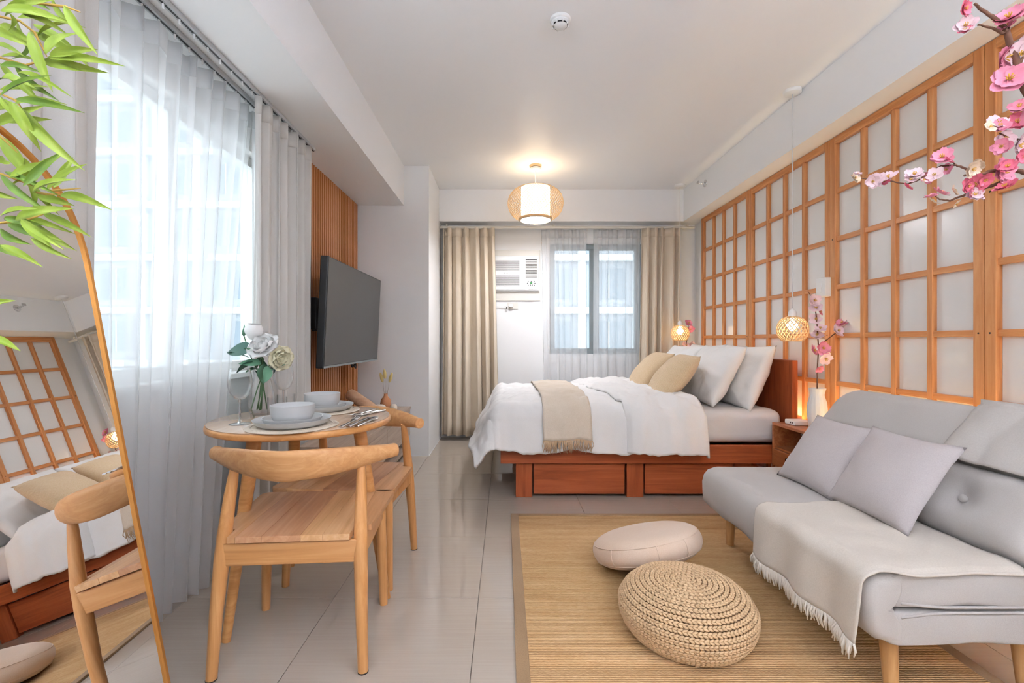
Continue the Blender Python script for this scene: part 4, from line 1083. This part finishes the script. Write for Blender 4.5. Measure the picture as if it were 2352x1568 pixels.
def make_chair(label, loc, rz):
    ch = thing('elbow_chair', label, 'chair', loc, rz, 'wooden chairs at the round table')
    cw, cr = M['chair_wood'], M['chair_crest']
    # seat
    out = []
    def arc(cx_, cy_, r, a0, a1, n=5):
        for k in range(n + 1):
            a = R(a0 + (a1 - a0) * k / n); out.append((cx_ + r * math.cos(a), cy_ + r * math.sin(a)))
    arc(.235, .228, .03, 0, 90); arc(-.235, .228, .03, 90, 180)
    out += [(-.245, -.115), (-.197, -.122), (-.19, -.19), (.19, -.19), (.197, -.122), (.245, -.115)]
    def clip(poly, a, sgn):
        res = []
        for p, q in zip(poly, poly[1:] + poly[:1]):
            ip, iq = sgn * (p[0] - a) >= 0, sgn * (q[0] - a) >= 0
            if ip: res.append(p)
            if ip != iq:
                t = (a - p[0]) / (q[0] - p[0]); res.append((a, p[1] + (q[1] - p[1]) * t))
        return res
    cuts = [-.3, -.165, -.085, .035, .105, .19, .3]
    for k in range(6):
        pl = clip(clip(out, cuts[k] + .0002, 1), cuts[k + 1] - .0002, -1)
        MB().prism(pl, (.424, .444), lambda u, v, w_: (u, v, w_)).build('seat_board', M['seat%d' % ((k * 2 + k // 2) % 3)], ch, bevel=.0012, seg=2)
    # legs
    for s_ in (-1, 1):
        MB().tube([(s_ * .234, -.195, 0), (s_ * .226, -.182, .20), (s_ * .219, -.162, .36), (s_ * .216, -.150, .44), (s_ * .212, -.122, .56), (s_ * .207, -.100, .655)],
                  [.0165, .020, .0235, .0225, .019, .0135], 16).build('rear_leg', cw, ch, 60)
        MB().tube([(s_ * .230, .195, 0), (s_ * .222, .185, .30), (s_ * .219, .18, .423)], [.016, .0205, .022], 16).build('front_leg', cw, ch, 60)
        boxobj('side_rail', cw, (s_ * .222 - .010, s_ * .222 + .010, -.15, .175, .355, .422), ch, .003)
        lathe_obj('foot_pad', [(0, 0), (.0172, 0), (.0172, .004), (0, .004)], M['dark'], (s_ * .234, -.195, 0), ch, 12)
    boxobj('rear_rail', M['rail_x'], (-.21, .21, -.176, -.154, .345, .418), ch, .004)
    boxobj('front_rail', M['rail_x'], (-.21, .21, .165, .187, .355, .422), ch, .003)
    # crest rail swept from horn to horn
    mb = MB(); n = 40; seg = 18; vs = []
    for i in range(n + 1):
        t = -1 + 2 * i / n; a = abs(t)
        x = .31 * t; y = -.225 + .205 * a ** 1.6; zc = .678 - .004 * a ** 2
        hh = .024 + .024 * (1 - min(1, a / .92) ** 2); tt = .0145 + .0085 * min(1, a * 1.15)
        tx, ty = .31, .205 * 1.6 * a ** .6 * (1 if t > 0 else -1); L_ = math.hypot(tx, ty); nx_, ny_ = ty / L_, -tx / L_
        lean = .35 * (1 - a)
        for k in range(seg):
            q = 2 * PI * k / seg; cc, ss = math.cos(q), math.sin(q)
            o_ = tt * (abs(cc) ** .8) * (1 if cc > 0 else -1) + lean * hh * ss * .6
            vs.append((x + nx_ * o_, y + ny_ * o_, zc + hh * ss - .004 * (1 - a) * (1 - ss)))
    fs = [(i * seg + k, i * seg + (k + 1) % seg, (i + 1) * seg + (k + 1) % seg, (i + 1) * seg + k) for i in range(n) for k in range(seg)]
    fs += [tuple(range(seg)), tuple(n * seg + k for k in range(seg - 1, -1, -1))]
    mb.add(vs, fs).build('backrest', cr, ch, 60, bevel=.004, seg=2)
    return ch
make_chair('wooden chair with curved horn-shaped backrest beside the leaning mirror', (-.706, 1.685, 0), R(4.5))
make_chair('wooden chair with curved horn-shaped backrest in front of the media console', (-.712, 2.215, 0), R(180 - 4.0))

# ------------------------------------------------------------------ tableware
def plate(name, label, c, z, r, h, group):
    o = lathe_obj(name, [(0, 0), (r * .8, 0), (r * .93, h * .35), (r, h), (r - .004, h), (r * .91, h * .4 + .003), (r * .78, .006), (0, .006)], M['ceramic'], (c[0], c[1], z), None, 56, 60)
    tag(o, label, 'plate', group); return o
def bowl(label, c, z, r, h, group):
    o = lathe_obj('bowl', [(0, 0), (r * .72, 0), (r * .86, h * .10), (r * .96, h * .4), (r, h), (r - .005, h), (r * .90, h * .42), (r * .78, .014), (0, .009)], M['ceramic'], (c[0], c[1], z), None, 56, 60)
    tag(o, label, 'bowl', group); return o
sets = [((-.787, 1.735), 'beside the wine glass and fork'), ((-.822, 2.105), 'on the console side of the table')]
for (c, wh) in sets:
    pm_ = lathe_obj('placemat', [(0, 0), (.158, 0), (.160, .002), (.158, .004), (0, .004)], M['placemat'], (c[0], c[1], TZ), None, 56, 60, lambda a, z: 1 + .01 * math.sin(5 * a))
    tag(pm_, 'round woven placemat under the plates ' + wh, 'placemat', 'placemats')
    for q in range(6):
        rr = .04 + .02 * q
        MB().tube([(rr * math.cos(a), rr * math.sin(a), .0042) for a in [2 * PI * k / 40 for k in range(41)]], .0016, 4).build('braid_ring', M['placemat'], pm_, 180)
    plate('dinner_plate', 'large grey stoneware dinner plate ' + wh, c, TZ + .0065, .135, .024, 'dinner plates')
    plate('side_plate', 'small grey stoneware plate under the bowl ' + wh, c, TZ + .0138, .105, .022, 'side plates')
    bowl('straight-sided grey stoneware bowl ' + wh, c, TZ + .0205, .077, .060, 'stoneware bowls')
def glass_at(px, py): p = onz(px, py, TZ); return (p.x, p.y)
def wine(label, xy, sc=1.0):
    g = thing('wine_glass', label, 'wine glass', (xy[0], xy[1], TZ), 0, 'wine glasses')
    gm = M['thin_glass']
    o = lathe_obj('bowl', [(.003, .092), (.018, .097), (.033, .115), (.0425, .145), (.043, .165), (.039, .19), (.0335, .212), (.0325, .212), (.038, .19), (.042, .165), (.0415, .146), (.032, .117), (.017, .099), (0, .096)], gm, (0, 0, 0), g, 36)
    lathe_obj('stem', [(.0045, .095), (.0036, .08), (.0036, .03), (.005, .01), (.010, .006)], M['glass'], (0, 0, 0), g, 14)
    lathe_obj('foot', [(0, .006), (.010, .006), (.037, .0025), (.038, .001), (.037, 0.0), (0, 0)], gm, (0, 0, 0), g, 36)
    for ch in g.children: ch.scale = (sc, sc, sc)
    return g
wine('clear wine glass standing alone in front of the rose vase', glass_at(551, 974))
wine('clear wine glass standing behind the rose vase toward the console', ((651 - CX) * 2.10 / F, 2.10))
def tumbler(label, xy):
    g = lathe_obj('tumbler', [(0, .002), (.034, .002), (.036, .0), (.037, .004), (.0375, .085), (.0362, .085), (.0355, .008), (0, .006)], M['thin_glass'], (xy[0], xy[1], TZ), None, 36)
    tag(g, label, 'drinking glass', 'tumblers')
tumbler('short clear tumbler beside the rose vase and front bowl', ((637 - CX) * 1.915 / F, 1.915))
tumbler('short clear tumbler in front of the second wine glass', ((657 - CX) * 2.02 / F, 2.02))

def cutlery(kind, label, p, ang, L_=.19):
    m = M['steel']; o = thing(kind, label, kind.replace('table_', ''), (p[0], p[1], TZ), ang, 'steel cutlery')
    # handle from the origin along +y
    MB().tube([(0, 0, .0035), (0, .05, .004), (0, .09, .0045), (0, .115, .004)], [.008, .0075, .005, .0035], 10, flat=(1, .38)).build('handle', m, o, 60)
    if kind == 'fork':
        MB().tube([(0, .115, .004), (0, .13, .006), (0, .145, .007)], [.004, .011, .0125], 10, flat=(1, .22)).build('neck', m, o, 60)
        for k in range(4):
            x = -.0095 + .0063 * k; MB().tube([(x, .142, .007), (x, .17, .009), (x, .19, .012)], [.0018, .0016, .0008], 6).build('tine', m, o, 60)
    elif kind == 'spoon':
        MB().tube([(0, .112, .004), (0, .122, .006), (0, .14, .007), (0, .165, .008), (0, .185, .009)], [.004, .012, .0195, .017, .004], 14, flat=(1, .25)).build('bowl', m, o, 60)
    else:
        MB().tube([(0, .112, .004), (.001, .125, .005), (.003, .17, .005), (.002, .20, .005), (-.004, .212, .005)], [.004, .009, .010, .008, .002], 10, flat=(1, .16)).build('blade', m, o, 60)
    return o
cutlery('fork', 'steel fork beside the front plate', (-.598, 1.70), R(-2)); cutlery('knife', 'steel table knife between fork and spoon by the front plate', (-.572, 1.705), R(-4)); cutlery('spoon', 'steel spoon beside the front knife', (-.546, 1.715), R(-8))
cutlery('fork', 'steel fork in the cluster by the far plate', (-.600, 2.11), R(168), .19); cutlery('spoon', 'steel spoon in the cluster by the far plate', (-.572, 2.10), R(164)); cutlery('knife', 'steel table knife in the cluster by the far plate', (-.545, 2.115), R(162))

# rose vase
VC = Vector(((602 - CX) * 2.03 / F, 2.03))
gv = thing('glass_vase', 'clear waisted glass vase on the dining table', 'vase', (VC.x, VC.y, TZ))
lathe_obj('body', [(0, .006), (.044, .006), (.050, .012), (.054, .04), (.052, .07), (.042, .115), (.034, .15), (.033, .17), (.038, .20), (.040, .205), (.0385, .205), (.0315, .17), (.0325, .15), (.0405, .115), (.0505, .07), (.0525, .04), (.048, .014), (0, .012), (0, 0), (.045, 0), (.050, .006)][0:18], M['thin_glass'], (0, 0, 0), gv, 40)
lathe_obj('base', [(0, 0), (.046, 0), (.049, .005), (0, .005)], M['thin_glass'], (0, 0, 0), gv, 40)
bq = thing('rose_bouquet', 'white roses with green leaves in the clear glass vase', 'flowers', (VC.x, VC.y, TZ + .014)); o3 = Vector((VC.x, VC.y, TZ + .014)); rnd = random.Random(12)
def BP(px, py, d=VC.y): return at(px, py, d) - o3
heads = [(604, 794, 78, 'rose', 2.00), (645, 822, 62, 'rose_y', 2.02), (582, 768, 34, 'rose', 2.03)]
for k, (px, py, s_, cn, d) in enumerate(heads):
    p = BP(px, py, d); b0 = Vector((rnd.uniform(-.03, .02), rnd.uniform(-.02, .02), .004))
    MB().tube([b0, Vector((rnd.uniform(-.008, .008), 0, .155)), p * .6 + Vector((0, 0, .08)), p - Vector((0, 0, .01))], .0028, 6).build('stem', M['stem'], bq, 180)
    sz = s_ * d / F
    mb = MB()
    if s_ > 40:
        for L in range(4):
            nn = (7, 6, 5, 3)[L]
            for q in range(nn):
                a0 = 2 * PI * q / nn + L * .5 + rnd.uniform(-.1, .1); rad = sz * .52 * (1 - .23 * L); op = .30 + .27 * L
                def f(i, j):
                    t = i; s2 = -1 + 2 * j; wd = rad * .75 * math.sin(PI * min(1, .08 + .82 * t)) ** .6
                    xx = rad * math.sin(min(1.45, t * 1.45)) * (1.05 - .45 * op * t); zz = rad * (op * .9) * t ** 1.4 - .1 * rad + .05 * rad * math.sin(6 * s2 + q) * t - (.10 * rad * t * t if L == 0 else 0)
                    yy = s2 * wd; xx -= .25 * rad * s2 * s2 * t
                    return (xx * math.cos(a0) - yy * math.sin(a0), xx * math.sin(a0) + yy * math.cos(a0), zz)
                mb.grid(f, 6, 6)
    else:
        for q in range(5):
            a0 = 2 * PI * q / 5
            def f(i, j):
                t = i; s2 = -1 + 2 * j; rr = sz * .5 * (.25 + .9 * math.sin(PI * (t * .72 + .05))); a = a0 + s2 * .8
                return (rr * math.cos(a), rr * math.sin(a), sz * (t * 1.05 - .35))
            mb.grid(f, 6, 5)
    o = mb.build('rose', M[cn], bq, 180); o.location = p
    fd = Vector((-.1, -.75, .65)) if k == 0 else (Vector((.65, -.6, -.05)) if k == 1 else Vector((.15, -.1, 1)))
    o.rotation_euler = fd.to_track_quat('Z', 'Y').to_euler()
    if s_ < 40:
        for q in range(4):
            a = q * PI / 2; MB().grid(lambda i, j: ((.004 + .016 * i) * math.cos(a) - (-1 + 2 * j) * .005 * (1 - i) * math.sin(a), (.004 + .016 * i) * math.sin(a) + (-1 + 2 * j) * .005 * (1 - i) * math.cos(a), -.016 + .026 * i), 4, 2).build('sepal', M['rleaf'], bq, 180).location = p
p = BP(560, 762, 2.03)
MB().tube([p - Vector((0, 0, .018)), p - Vector((0, 0, .008)), p, p + Vector((.002, 0, .014)), p + Vector((.002, 0, .032))], [.003, .009, .009, .005, .0008], 8).build('rose_bud', M['rleaf'], bq, 180)
MB().tube([Vector((.0, 0, .15)), BP(580, 830), BP(566, 790), p - Vector((0, 0, .015))], .0022, 6).build('stem', M['stem'], bq, 180)
for kk in range(4):
    b0 = Vector((rnd.uniform(-.035, .03), rnd.uniform(-.02, .02), .003)); t0 = Vector((rnd.uniform(-.02, .02), rnd.uniform(-.015, .015), .19))
    MB().tube([b0, (b0 + t0) / 2 + Vector((.006, 0, 0)), t0], .0026, 6).build('stem', M['stem'], bq, 180)
MB().tube([BP(622, 952), BP(600, 956), BP(585, 953), BP(577, 940), BP(590, 895), BP(603, 860)], .0024, 6).build('stem', M['stem'], bq, 180)
def leaf_mesh(L_, W_, m, curl=.15, fold=.12, name='leaf', n=8):
    def f(i, j):
        t = i; s_ = -1 + 2 * j; wd = W_ / 2 * math.sin(PI * t ** .75) ** .9
        return (L_ * t, s_ * wd, -curl * L_ * t * t + fold * W_ * abs(s_) * math.sin(PI * t))
    return MB().grid(f, n, 4).mesh(name, m, 180)
rl = [leaf_mesh(.062, .036, M['rleaf'], .1), leaf_mesh(.055, .034, M['rleaf2'], .25), leaf_mesh(.048, .028, M['rleaf'], .3)]
def orient(o, p, q, roll, L_):
    d = Vector(q) - Vector(p); o.location = p; o.scale = (d.length / L_,) * 3
    o.rotation_euler = d.to_track_quat('X', 'Z').to_euler(); o.rotation_euler.rotate_axis('X', roll)
leaves = [((575, 822), (535, 808), 0), ((578, 805), (530, 800), 1), ((588, 830), (552, 842), 1), ((600, 836), (560, 832), 0), ((596, 818), (575, 800), 2), ((606, 812), (590, 838), 0), ((612, 815), (628, 838), 1),
          ((618, 822), (636, 800), 1), ((606, 835), (598, 866), 2), ((616, 840), (612, 868), 0), ((624, 835), (632, 850), 1), ((590, 845), (570, 848), 2), ((602, 825), (612, 850), 0), ((585, 850), (596, 862), 1), ((622, 850), (640, 836), 2), ((594, 812), (600, 832), 2)]
for (a, b_, k) in leaves:
    o = link('leaf', rl[k], bq); d = VC.y + rnd.uniform(-.05, .03); d2 = d + rnd.uniform(-.03, .03)
    orient(o, BP(a[0], a[1], d), BP(b_[0], b_[1], d2), rnd.uniform(-.9, .9), (.062, .055, .048)[k] / 1.35)

# ------------------------------------------------------------------ leaning mirror
TL = R(10.57); mx0 = -.8365; my1, mwid, mss = 1.245, .72, 1.245
mir = thing('floor_mirror', 'tall arched floor mirror in a thin gold frame leaning on the curtain', 'mirror', (mx0 , 0, .007))
mir.rotation_euler = (0, 0, R(1.2))
def MP(y, s_, w_): return (-math.sin(TL) * s_ + math.cos(TL) * w_, y, math.cos(TL) * s_ + math.sin(TL) * w_)
def arch(ins, n=40):
    yc = my1 - mwid / 2; a = mwid / 2 - ins; o = [(my1 - mwid + ins, ins), (my1 - ins, ins)]
    for k in range(n + 1):
        t = PI * k / n; c_, s_ = math.cos(t), math.sin(t)
        o.append((yc + a * abs(c_) ** (2 / 2.5) * (1 if c_ > 0 else -1), mss + a * s_ ** (2 / 2.5)))
    return o
MB().prism(arch(.0075), (-.012, -.004), MP).build('glass', M['mirror'], mir)
MB().prism(arch(.004), (-.022, -.013), MP).build('backing', M['dark'], mir)
outer, inner = arch(0), arch(.008); mb = MB(); n_ = len(outer)
vs = [MP(y, s_, .002) for y, s_ in outer] + [MP(y, s_, .002) for y, s_ in inner] + [MP(y, s_, -.020) for y, s_ in outer] + [MP(y, s_, -.020) for y, s_ in inner]
fs = []
for k in range(n_):
    k2 = (k + 1) % n_
    fs += [(k, k2, n_ + k2, n_ + k), (k, 2 * n_ + k, 2 * n_ + k2, k2), (n_ + k, n_ + k2, 3 * n_ + k2, 3 * n_ + k), (2 * n_ + k, 3 * n_ + k, 3 * n_ + k2, 2 * n_ + k2)]
mb.add(vs, fs).build('frame', M['gold'], mir)

# ------------------------------------------------------------------ artificial bamboo beside the camera
bb = thing('bamboo_plant', 'potted artificial bamboo with long green leaves in front of the mirror', 'plant', (-.70, .55, 0)); o3 = Vector((-.70, .55, 0)); rnd = random.Random(21)
lathe_obj('pot', [(0, 0), (.07, 0), (.08, .2), (.085, .22), (.078, .22), (.074, .19), (0, .19)], M['pot'], (0, 0, 0), bb)
lathe_obj('soil', [(0, .192), (.073, .192), (0, .197)], M['soil'], (0, 0, 0), bb)
culms = [((-.02, 0), (-.12, .05)), ((.02, .02), (-.06, .0)), ((-.02, -.03), (-.18, .12))]
for (a, b_) in culms:
    MB().tube([(a[0] + (b_[0] - a[0]) * t, a[1] + (b_[1] - a[1]) * t, .19 + 1.75 * t) for t in [k / 12 for k in range(13)]], [.009 - .004 * k / 12 for k in range(13)], 8).build('culm', M['twig'], bb, 60)
lm = [leaf_mesh(.14, .021, M['leaf'], .10, .25, 'leaf', 10), leaf_mesh(.14, .020, M['leaf_dark'], .16, .25, 'leaf', 10), leaf_mesh(.14, .024, M['leaf'], .22, .3, 'leaf', 10)]
LV = [(0,25,120,16,20),(50,30,132,50,14),(22,30,40,70,15),(40,45,58,128,18),(66,72,112,202,20),(75,55,192,120,17),(104,125,150,50,17),(118,-5,156,62,15),(146,12,208,114,19),(108,132,248,128,15),(105,137,176,147,11),
      (0,55,64,90,18),(0,130,76,124,12),(0,150,66,145,14),(0,183,42,164,19),(40,166,130,182,10),(30,176,82,224,15),(3,207,86,195,17),(34,227,166,243,16),(0,220,84,318,14),(44,246,152,378,22),(0,275,102,272,16),
      (0,312,72,414,24),(0,374,24,360,18),(56,362,66,430,19),(10,394,112,432,12),(74,444,128,390,13),(122,432,170,356,15),(0,400,84,484,17),(138,447,222,456,17),(84,450,162,467,17),(34,506,126,462,20),
      (0,496,66,466,17),(15,512,102,547,17),(60,500,136,520,11),(98,490,198,533,15),(70,546,148,594,13),(0,562,88,602,15),(0,526,36,562,20),(56,524,130,546,12),(-20,700,18,686,13),(-30,770,42,797,16),
      (-30,60,50,95,18),(-40,250,30,240,16),(-30,10,40,-20,18),(20,-30,95,8,18),(-20,100,45,112,14),(58,100,66,140,16),(-50,430,20,455,16),(-40,540,22,590,16)]
r2 = random.Random(5)
for k in range(26):
    bx0, by0 = r2.choice(((0, 30), (45, 50), (80, 78), (105, 130), (0, 140), (40, 150), (10, 215), (35, 232), (60, 420), (20, 400), (0, 512), (55, 505), (110, 445), (-20, 300)))
    an = r2.uniform(-1.0, 1.3); ll = r2.uniform(70, 125)
    LV.append((bx0 + r2.uniform(-15, 10), by0 + r2.uniform(-12, 12), min(235, bx0 + ll * math.cos(an)), by0 + ll * math.sin(an), r2.uniform(12, 19)))
nodes_ = [(30, 30, .80), (105, 128, .82), (20, 215, .80), (20, 400, .82), (110, 440, .84), (15, 505, .82)]
for (x0, y0, x1, y1, wd) in LV:
    d = .82 + rnd.uniform(-.07, .06); o = link('leaf', lm[rnd.choice((0, 0, 1, 2))], bb)
    p, q = at(x0, y0, d) - o3, at(x1, y1, d + rnd.uniform(-.03, .02)) - o3
    L_ = (q - p).length; orient(o, p, q, rnd.uniform(.9, 1.9) * (1), .14)
    o.scale = (L_ / .14, (wd * d / F) / .021 * 1.15, 1)
for path in (((-70, 60), (0, 38), (45, 48), (80, 75), (108, 130)), ((-70, 150), (0, 132), (60, 150), (105, 135)), ((-70, 240), (0, 215), (35, 230), (50, 248)), ((-70, 420), (0, 398), (60, 420), (120, 438), (185, 432)), ((-70, 330), (0, 312), (40, 350)),
             ((-70, 520), (0, 512), (60, 505), (100, 492)), ((-70, 20), (20, -5), (90, 8), (150, 15), (185, 28)), ((85, 442), (110, 446), (140, 447)), ((-70, 730), (-20, 700)), ((-70, 790), (-30, 772))):
    MB().tube([at(px, py, .83) - o3 for px, py in path], [.0022] * (len(path) - 1) + [.0008], 6).build('twig', M['twig'], bb, 180)

# ------------------------------------------------------------------ artificial cherry tree by the near end of the sofa
ctree = thing('cherry_tree', 'artificial cherry tree with pink blossoms reaching over the sofa', 'blossom tree', (1.66, 1.04, 0)); o3 = Vector((1.66, 1.04, 0)); rnd = random.Random(33)
lathe_obj('pot', [(0, 0), (.10, 0), (.12, .2), (.125, .22), (.115, .22), (.11, .19), (0, .19)], M['pot'], (0, 0, 0), ctree)
lathe_obj('soil', [(0, .192), (.105, .192), (0, .197)], M['soil'], (0, 0, 0), ctree)
def CP(px, py, d): return at(px, py, d) - o3
fork = CP(2440, 330, 1.18)
MB().tube([(0, 0, .19), (-.01, .02, .6), (-.04, .05, 1.1), fork + Vector((.02, -.01, -.18)), fork], [.020, .018, .016, .013, .010], 10).build('trunk', M['bark'], ctree, 180)
def branch(pts, r0, r1, name='branch'):
    n = len(pts); P = [CP(*p) if len(p) == 3 else p for p in pts]
    Q = []
    for a, b_ in zip(P, P[1:]):
        for k in range(4): Q.append(a.lerp(b_, k / 4) + Vector((rnd.uniform(-1, 1), rnd.uniform(-1, 1), rnd.uniform(-1, 1))) * .0012)
    Q.append(P[-1])
    MB().tube(Q, [(r0 + (r1 - r0) * k / (len(Q) - 1)) * (1 + .12 * nz(k * 1.3, 2, r0 * 99)) for k in range(len(Q))], 7).build(name, M['bark'], ctree, 180)
branch([(2440, 330, 1.18), (2375, 240, 1.18), (2352, 205, 1.19), (2336, 145, 1.19), (2318, 95, 1.2), (2313, 74, 1.2)], .009, .0065)
branch([(2313, 74, 1.2), (2296, 50, 1.2), (2262, 28, 1.2), (2238, 8, 1.2)], .006, .003)
branch([(2305, 78, 1.2), (2280, 64, 1.2), (2245, 57, 1.21)], .004, .002, 'twig')
branch([(2313, 85, 1.2), (2319, 62, 1.2)], .004, .0025, 'twig')
branch([(2340, 160, 1.19), (2350, 130, 1.18)], .004, .0025, 'twig')
branch([(2440, 330, 1.18), (2380, 400, 1.19), (2352, 396, 1.2), (2326, 388, 1.21), (2300, 418, 1.22), (2250, 436, 1.22), (2212, 449, 1.22), (2182, 461, 1.22), (2158, 458, 1.22)], .007, .0018)
branch([(2326, 388, 1.21), (2270, 395, 1.21), (2250, 402, 1.21), (2215, 403, 1.21)], .005, .003)
branch([(2250, 402, 1.21), (2216, 386, 1.21), (2196, 378, 1.22), (2162, 381, 1.23), (2135, 398, 1.23), (2110, 413, 1.23), (2085, 423, 1.24), (2050, 417, 1.24), (2020, 413, 1.25), (1985, 410, 1.25), (1970, 408, 1.25)], .003, .0012)
branch([(2196, 378, 1.22), (2180, 366, 1.22)], .002, .0012, 'twig')
branch([(2324, 392, 1.21), (2318, 412, 1.2)], .0025, .0015, 'twig')
branch([(2440, 330, 1.18), (2352, 323, 1.2), (2325, 318, 1.2), (2296, 306, 1.2)], .004, .0015, 'twig')
branch([(2158, 458, 1.22), (2148, 450, 1.22)], .0018, .001, 'twig')
BL = [(2214, 20, 36, 'deep'), (2218, 60, 42, 'pale'), (2216, 70, 26, 'deep'), (2318, 42, 58, 'pink'), (2344, 32, 44, 'deep'), (2312, 62, 34, 'pink'), (2306, 134, 62, 'pink'), (2346, 124, 56, 'pale'), (2318, 184, 70, 'pink'), (2352, 106, 40, 'pale'),
      (2346, 262, 56, 'pink'), (2338, 282, 46, 'deep'), (2290, 284, 44, 'pale'), (2272, 292, 28, 'creamp'), (2296, 290, 36, 'pink'), (2306, 318, 38, 'pale'), (2302, 336, 38, 'pink'), (2336, 334, 48, 'pale'), (2352, 358, 36, 'deep'), (2342, 246, 40, 'pink'),
      (2164, 362, 44, 'pink'), (2150, 372, 30, 'pink'), (2176, 370, 26, 'deep'), (2232, 388, 38, 'creamp'), (2246, 378, 28, 'creamp'), (2300, 394, 62, 'pink'), (2314, 384, 40, 'deep'), (2310, 430, 42, 'deep'), (2240, 424, 46, 'deep'), (2222, 426, 30, 'deep'), (2262, 412, 32, 'deep'),
      (2148, 402, 34, 'pale'), (2176, 390, 26, 'pink'), (2132, 405, 30, 'pink'), (2120, 416, 24, 'pale'), (2100, 402, 38, 'pale'), (2090, 414, 28, 'pale'), (2084, 431, 26, 'deep'), (2016, 414, 34, 'pale'), (2042, 408, 36, 'pale'), (2030, 418, 22, 'deep'), (2004, 416, 30, 'pale'), (2012, 426, 26, 'pale'),
      (1962, 410, 26, 'creamp'), (1970, 400, 18, 'pale'), (2160, 444, 34, 'pink'), (2138, 452, 26, 'pink'), (2190, 440, 28, 'creamp'), (2238, 448, 34, 'pale'), (2226, 444, 26, 'pink'), (2250, 452, 24, 'pale'), (2144, 464, 24, 'creamp'), (2194, 468, 22, 'creamp')]
for (px, py, s_, cn) in BL:
    d = (1.20 if px > 2200 else 1.235) + rnd.uniform(-.02, .005)
    blossom(ctree, CP(px, py, d), s_ * d / F * 1.05, cn, rnd)

# two added uplighters, unseen behind the camera, brightening the ceiling
for (xx, yy, lb) in ((1.72, -.55, 'unseen added fill uplighter beside the blossom tree'), (-1.05, -.75, 'unseen added fill uplighter by the bamboo plant')):
    fl_ = thing('fill_uplighter', lb, 'fill light', (xx, yy, 0))
    lathe_obj('base', [(0, 0), (.14, 0), (.14, .015), (.02, .03), (0, .03)], M['white_plastic'], (0, 0, 0), fl_)
    MB().tube([(0, 0, .03), (0, 0, 1.72)], .012, 12).build('pole', M['white_plastic'], fl_, 60)
    lathe_obj('bowl', [(0, 1.70), (.05, 1.71), (.13, 1.76), (.165, 1.82), (.160, 1.82), (.125, 1.768), (.0, 1.725)], M['white_plastic'], (0, 0, 0), fl_)
    lathe_obj('diffuser', [(0, 1.800), (.148, 1.800), (.148, 1.803), (0, 1.803)], M['fill_up'], (0, 0, 0), fl_)
